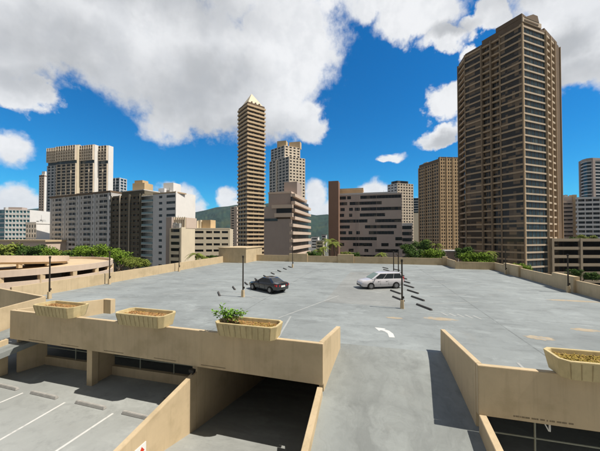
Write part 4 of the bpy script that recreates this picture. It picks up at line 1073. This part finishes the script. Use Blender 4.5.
# roof plant
random.seed(31)
M['plant'] = bmat('galvanised_roof_plant', (.45, .45, .44))
for o in [o for o in list(col.objects) if o.type == 'EMPTY' and o.get('category') == 'building']:
    ch = [c for c in o.children if c.type == 'MESH' and len(c.data.vertices)]
    core = [c for c in ch if c.name.split('.')[0] in ('core', 'upper_core', 'wing_core')]
    for c in core[:1]:
        vs = [v.co for v in c.data.vertices]; zt_ = max(v.z for v in vs); top = [v for v in vs if v.z > zt_-.1]
        m_ = sum((Vector(v) for v in top), Vector((0, 0, 0)))/len(top)
        for k in range(4):
            q_ = m_.lerp(random.choice(top), random.uniform(.15, .62)); q_ = Vector((q_.x, q_.y, zt_))+o.location
            w_, h_ = random.uniform(.7, 1.6), random.uniform(.8, 2.0)
            e = MB(); e.box(q_.x-w_, q_.x+w_, q_.y-.9, q_.y+.9, q_.z, q_.z+h_); e.build('roof_unit', M['plant'], o, bevel=.05)
        q_ = m_.lerp(random.choice(top), .5)+o.location; e = MB(); e.tube((q_.x, q_.y, q_.z), (q_.x, q_.y, q_.z+random.uniform(3, 5.5)), .07, .04, 6); e.build('aerial', M['pole'], o)

# --- spiral ramp at the left
CX = P(9, 38)
t = thing('spiral_ramp', (CX.x, CX.y, ZG), 'large round pinkish spiral ramp beyond the left parapet', 'spiral ramp')
def ringwall(r0, r1, a0, a1, zf, h, n=72):
    mb = MB(); rr = []
    for k in range(n+1):
        a = a0+(a1-a0)*k/n; z = zf(a)
        rr.append([(CX.x+cos(a)*r, CX.y+sin(a)*r, zz) for r, zz in ((r0, z), (r1, z), (r1, z+h), (r0, z+h))])
    mb.loft(rr); return mb
RO = 11.8
lev = lambda a: 1.0
ringwall(RO-.25, RO, 0, 2*pi, lambda a: 1.12, .72).build('outer_parapet', M['pink'], t)
ringwall(.5, RO-.26, 0, 2*pi, lambda a: 1.15, .3).build('upper_deck', M['creamslab'], t)
ringwall(RO-.25, RO, 0, 2*pi, lambda a: -3.4, 3.95).build('lower_parapet', M['pink'], t)
ringwall(.5, RO-.26, 0, 2*pi, lambda a: -3.3, .3).build('lower_deck', M['creamslab'], t)
C1 = CX; CX = P(2, 37.5); tc_ = atan2(-CX.y, -CX.x)
hz_ = lambda a: 2.42-abs(a-tc_)*.45
ringwall(6.75, 7.0, tc_-1.75, tc_+1.75, hz_, .80).build('inner_parapet', M['pink'], t)
ringwall(2.2, 6.74, tc_-1.75, tc_+1.75, lambda a: hz_(a)-.25, .5).build('inner_deck', M['creamslab'], t)
for k in range(8):
    a = tc_-1.6+3.2*k/7; e = MB(); p = CX+Vector((cos(a), sin(a)))*6.6; e.box(p.x-.2, p.x+.2, p.y-.2, p.y+.2, 1.6, hz_(a)+.1); e.build('column', M['creamslab'], t)
CX = C1
for k in range(22):
    a = 2*pi*k/22; e = MB(); p = CX+Vector((cos(a), sin(a)))*(RO-.28); e.box(p.x-.25, p.x+.25, p.y-.25, p.y+.25, ZG, 1.14); e.build('column', M['creamslab'], t)
e = MB(); e.tube((CX.x, CX.y, ZG), (CX.x, CX.y, 1.13), 5.5, None, 40); e.build('core_wall', M['pink'], t)

# ------------------------------------------------------------------ hills
def hill(name, pts, m, depth=900):
    """ridge line given as (photo column, height row, distance); a sloping surface with folds in front of it"""
    mb = MB(); rows = []; random.seed(len(pts))
    us = []; 
    N = 90
    for k in range(N+1):
        f = k/N*(len(pts)-1); i = min(int(f), len(pts)-2); g_ = f-i
        u, v, d_ = [pts[i][j]+(pts[i+1][j]-pts[i][j])*g_ for j in range(3)]
        us.append((P(u, d_), Z(v, d_)))
    J = 14
    grid_ = []
    for k, (p, z) in enumerate(us):
        toward = -p.normalized(); row = []
        for j in range(J+1):
            f = j/J; fold = (sin(k*.55+j*.25)+sin(k*.23+1.3+j*.15)*1.3)*16*f*(1-f)*3+random.uniform(-6, 6)*(j > 0)
            q_ = p+toward*depth*f; row.append((q_.x, q_.y, ZG-2+(z-ZG)*(1-f)**1.1+fold*(z/320)))
        bp = p-toward*500; row.insert(0, (bp.x, bp.y, ZG-2)); grid_.append(row)
    for k in range(N):
        for j in range(J+1): mb.quad(grid_[k][j], grid_[k+1][j], grid_[k+1][j+1], grid_[k][j+1])
    return tag(mb.build(name, m, smooth=True), kind='structure')
M['hill'] = mat('forested_hillside', (.018, .038, .022), .95, .6, .010, 0, dirt=(.05, .065, .022), dirt_amt=.8, dirt_scale=.004)
hill('hills', [(120, 232, 3300), (170, 218, 3100), (195, 212, 2900), (205, 210, 2800), (216, 207, 2800), (228, 206, 2700), (236, 204.5, 2700), (250, 205, 2700), (268, 203, 2700), (285, 206, 2700), (305, 213, 2600), (316, 215, 2500), (328, 214, 2500), (345, 219, 2400), (380, 226, 2400), (420, 231, 2500), (470, 236, 2600)], M['hill'])
hill('hills', [(-120, 225, 3600), (-60, 215, 3500), (-20, 214, 3400), (10, 213, 3400), (28, 209, 3300), (40, 208, 3300), (60, 214, 3300), (90, 224, 3400), (120, 236, 3500)], M['hill'])

# ------------------------------------------------------------------ trees
def leafm(name, base): 
    m = mat(name, base, .7, .35, .9, spec=.08); return m
M['cr1'] = leafm('bright_green_foliage', (.15, .235, .028)); M['cr2'] = leafm('dark_green_foliage', (.060, .11, .022)); M['cr3'] = leafm('olive_green_foliage', (.19, .23, .045))
def crown_mesh(seed, n, lobes, leafsz, m, name='crown'):
    rd = random.Random(seed); mb = MB()
    L_ = []
    for i in range(lobes):
        a = rd.uniform(0, 2*pi); r = rd.uniform(.15, .72); L_.append((cos(a)*r, sin(a)*r, rd.uniform(-.30, .42), rd.uniform(.26, .46)))
    for i in range(n):
        x, y, z, r = rd.choice(L_)
        d_ = Vector((rd.gauss(0, 1), rd.gauss(0, 1), rd.gauss(0, 1))).normalized(); rr = r*(rd.random()**.35)*rd.uniform(.85, 1.12)
        c = Vector((x, y, z))+d_*rr*Vector((1, 1, .8)).length/1.7
        nrm = (d_+Vector((rd.uniform(-.9, .9), rd.uniform(-.9, .9), rd.uniform(-.5, .9)))).normalized()
        t1 = nrm.orthogonal().normalized(); t1.rotate(Matrix.Rotation(rd.uniform(0, 6.28), 3, nrm)); t2 = nrm.cross(t1); s_ = leafsz*rd.uniform(.5, 1.2)
        mb.quad(c-t1*s_, c-t2*s_*.5, c+t1*s_, c+t2*s_*.5)
    me = bpy.data.meshes.new(name); me.from_pydata(mb.v, [], mb.f); me.materials.append(m); return me
def trunk_mesh():
    mb = MB(); mb.tube((0, 0, 0), (0, 0, .62), .035, .022, 8)
    for k in range(5):
        a = k*1.3; mb.tube((0, 0, .42+.04*k), (cos(a)*.25, sin(a)*.25, .68+.04*k), .016, .006, 6)
    me = bpy.data.meshes.new('trunk'); me.from_pydata(mb.v, [], mb.f); me.materials.append(M['trunk']); return me
TM = trunk_mesh()
CRS = {(k, s): crown_mesh(10*s+hash(k) % 7, 2600, 11, .075, M[k]) for k in ('cr1', 'cr2', 'cr3') for s in (1, 2)}
def tree(p, ztop, rad, kind, label, group, s=1, zb=ZG, ch=None, cat='tree', name='tree'):
    t = thing(name, (p.x, p.y, zb), label, cat, group); H = ztop-zb
    tr_ = bpy.data.objects.new('trunk', TM); col.objects.link(tr_); tr_.parent = t; tr_.scale = (H, H, H)
    c = bpy.data.objects.new('crown', CRS[kind, s]); col.objects.link(c); c.parent = t
    ch = ch or rad*.8; c.scale = (rad, rad, ch); c.location = (0, 0, H-ch*.72); c.rotation_euler.z = random.uniform(0, 6)
    return t
random.seed(4)
gl = 'green trees behind the spiral ramp'
for i, (u, v, d_, r, k, lab) in enumerate(((-14, 243, 86, 7, 'cr1', 'leafy tree cut by the left border'), (3, 241.5, 84, 6, 'cr3', 'leafy tree in front of the teal glass block'), (20, 245, 88, 4.6, 'cr1', 'leafy tree in front of the low pinkish building'), (33, 243.5, 84, 5, 'cr2', 'leafy tree below the slim white tower'),
        (47, 246.5, 86, 4.2, 'cr1', 'leafy tree at the left foot of the grey slab'), (60, 248.5, 90, 4, 'cr3', 'low tree before the left windows of the grey slab'), (73, 249.5, 92, 3.6, 'cr2', 'low tree before the middle of the grey slab'), (88, 244.5, 88, 5.5, 'cr1', 'taller tree before the middle right of the grey slab'), (99, 244, 84, 4.4, 'cr1', 'round bright tree right above the rim of the spiral ramp'),
        (112, 248, 82, 3.8, 'cr1', 'bright tree at the seam of grey slab and dark block'), (124, 251, 78, 3.6, 'cr1', 'bright tree before the dark louvred block'), (133, 256, 74, 2.8, 'cr3', 'smaller tree before the right part of the dark block'), (141, 258, 70, 2.4, 'cr3', 'small bush like tree before the blue balconies'))):
    tree(P(u, d_), Z(v, d_), r, k, lab, gl, 1+i % 2)
for i, (u, v, d_, r, k, lab) in enumerate(((405, 243, 95, 3, 'cr2', 'dark narrow tree at the right end of the grey office'), (414, 247.5, 90, 3.6, 'cr2', 'green tree before the narrow cream block'), (424, 238.5, 100, 4.4, 'cr2', 'dark tall tree at the left foot of the tan tower'), (431, 248, 88, 4.4, 'cr1', 'green bushy tree below the tan tower'), (441, 250, 92, 3.6, 'cr2', 'dark tree right below the tan tower'),
        (463, 246, 82, 3.4, 'cr2', 'dark tree at the left foot of the brown tower'), (472, 252, 72, 3.2, 'cr1', 'bright low tree at the foot of the brown tower'), (483, 252, 70, 3.4, 'cr1', 'bright yellow green tree just before the corner of the far parapet'))):
    tree(P(u, d_), Z(v, d_), r, k, lab, 'trees beyond the far right parapet', 1+i % 2)
for i, (u, v, d_, r, k, lab) in enumerate(((315, 250, 72, 2.6, 'cr2', 'low shrub tree right of the mauve building'), (345, 251, 70, 1.6, 'cr3', 'small shrub at the left part of the grey office'), (357, 251.5, 70, 1.8, 'cr2', 'small shrub before the grey office beside a palm'), (516, 262.5, 48, 1.6, 'cr3', 'yellow green shrub behind the right parapet left of its raised block'), (524, 264, 46, 1.6, 'cr1', 'green shrub behind the right parapet under the brown tower'), (573, 268, 70, 2.0, 'cr2', 'dark tree before the low garage'), (594, 271, 60, 2.0, 'cr2', 'dark tree before the low garage at the right border'), (584, 234, 130, 4.5, 'cr3', 'olive tree on the roof line of the low garage'), (572, 236, 125, 4.5, 'cr2', 'dark tree behind the low garage beside the brown tower'), (598, 236, 128, 4, 'cr2', 'dark tree behind the low garage at the right border'))):
    tree(P(u, d_), Z(v, d_), r, k, lab, None, 1+i % 2)
# palms
def palm_meshes():
    tr_ = MB(); pts = [(0, 0, 0), (.25, .05, 3), (.35, .1, 6), (.2, .1, 9), (0, 0, 11)]
    for a, b in zip(pts, pts[1:]): tr_.tube(a, b, .20-.006*a[2], .20-.006*b[2], 8)
    me = bpy.data.meshes.new('trunk'); me.from_pydata(tr_.v, [], tr_.f); me.materials.append(M['trunk'])
    fr_ = MB(); rd = random.Random(2)
    for k in range(22):
        a = rd.uniform(0, 6.28); up = rd.uniform(-.3, 1.1); L = rd.uniform(2.2, 2.9); d_ = Vector((cos(a), sin(a), 0)); s_ = Vector((-sin(a), cos(a), 0)); pr_ = None
        for j in range(9):
            f = j/8; c = Vector((0, 0, 11))+d_*L*f*cos(up*.6)+Vector((0, 0, up*f*1.6-f*f*2.0))
            if pr_ is not None:
                wv = .55*sin(min(1, f*1.05)*pi)**.6+.05
                for sg in (-1, 1):
                    for q_ in (0, .5):
                        b0 = pr_.lerp(c, q_); b1 = pr_.lerp(c, q_+.34); tip = b1+s_*sg*wv+Vector((0, 0, -.25*wv))+d_*.18
                        fr_.quad(b0, b1, tip)
            pr_ = c
    m2 = bpy.data.meshes.new('crown'); m2.from_pydata(fr_.v, [], fr_.f); m2.materials.append(M['cr3']); return me, m2
PT, PC = palm_meshes()
def palm(u, vtop, d_, sc, label):
    p = P(u, d_); zt_ = Z(vtop, d_); t = thing('palm_tree', (p.x, p.y, ZG), label, 'palm tree', 'palm trees beyond the deck')
    s_ = (zt_-ZG)/12.0
    a = bpy.data.objects.new('trunk', PT); b = bpy.data.objects.new('crown', PC)
    for o in (a, b): col.objects.link(o); o.parent = t
    a.scale = (s_, s_, s_); b.scale = (s_*sc, s_*sc, s_*sc); b.location = (0, 0, 11*s_-11*s_*sc); t.rotation_euler.z = random.uniform(0, 6)
for args in ((329, 235, 92, .85, 'tall palm at the foot of the brown pier of the office'), (333.5, 238, 88, .8, 'second palm leaning on the left edge of the office'), (323, 243, 85, .75, 'lower palm between the mauve building and the office'), (318, 246, 84, .7, 'low palm just right of the mauve building'), (353, 249, 80, .6, 'small palm before the left windows of the office'), (381, 249, 80, .75, 'small palm before the right windows of the office'), (197, 248.5, 66, .8, 'palm before the cream low office'),
             (489, 247, 74, .7, 'palm at the foot of the brown tower'), (424.5, 236.5, 105, .8, 'palm top at the foot of the tan tower'), (436, 240, 95, .7, 'palm between the bushy trees below the tan tower')):
    palm(*args)
p = P(204, 62); tree(p, Z(256, 62), 1.6, 'cr3', 'small shrub behind the left parapet before the cream office', None); p = P(213, 62); tree(p, Z(254.5, 62), 1.1, 'cr2', 'tiny dark shrub behind the left parapet beside the stair house', None)

# ------------------------------------------------------------------ air between the city and the hills
hm = bpy.data.materials.new('thin_sea_haze'); hm.use_nodes = True; hn = hm.node_tree.nodes; hn.clear()
pv = hn.new('ShaderNodeVolumePrincipled'); pv.inputs['Color'].default_value = (.45, .72, 1, 1); pv.inputs['Density'].default_value = .00005; pv.inputs['Anisotropy'].default_value = 0
ho = hn.new('ShaderNodeOutputMaterial'); hm.node_tree.links.new(pv.outputs[0], ho.inputs['Volume'])
e = MB(); e.box(-9500, 9500, -3500, 9500, ZG-3, 420); tag(e.build('haze', hm), kind='stuff')
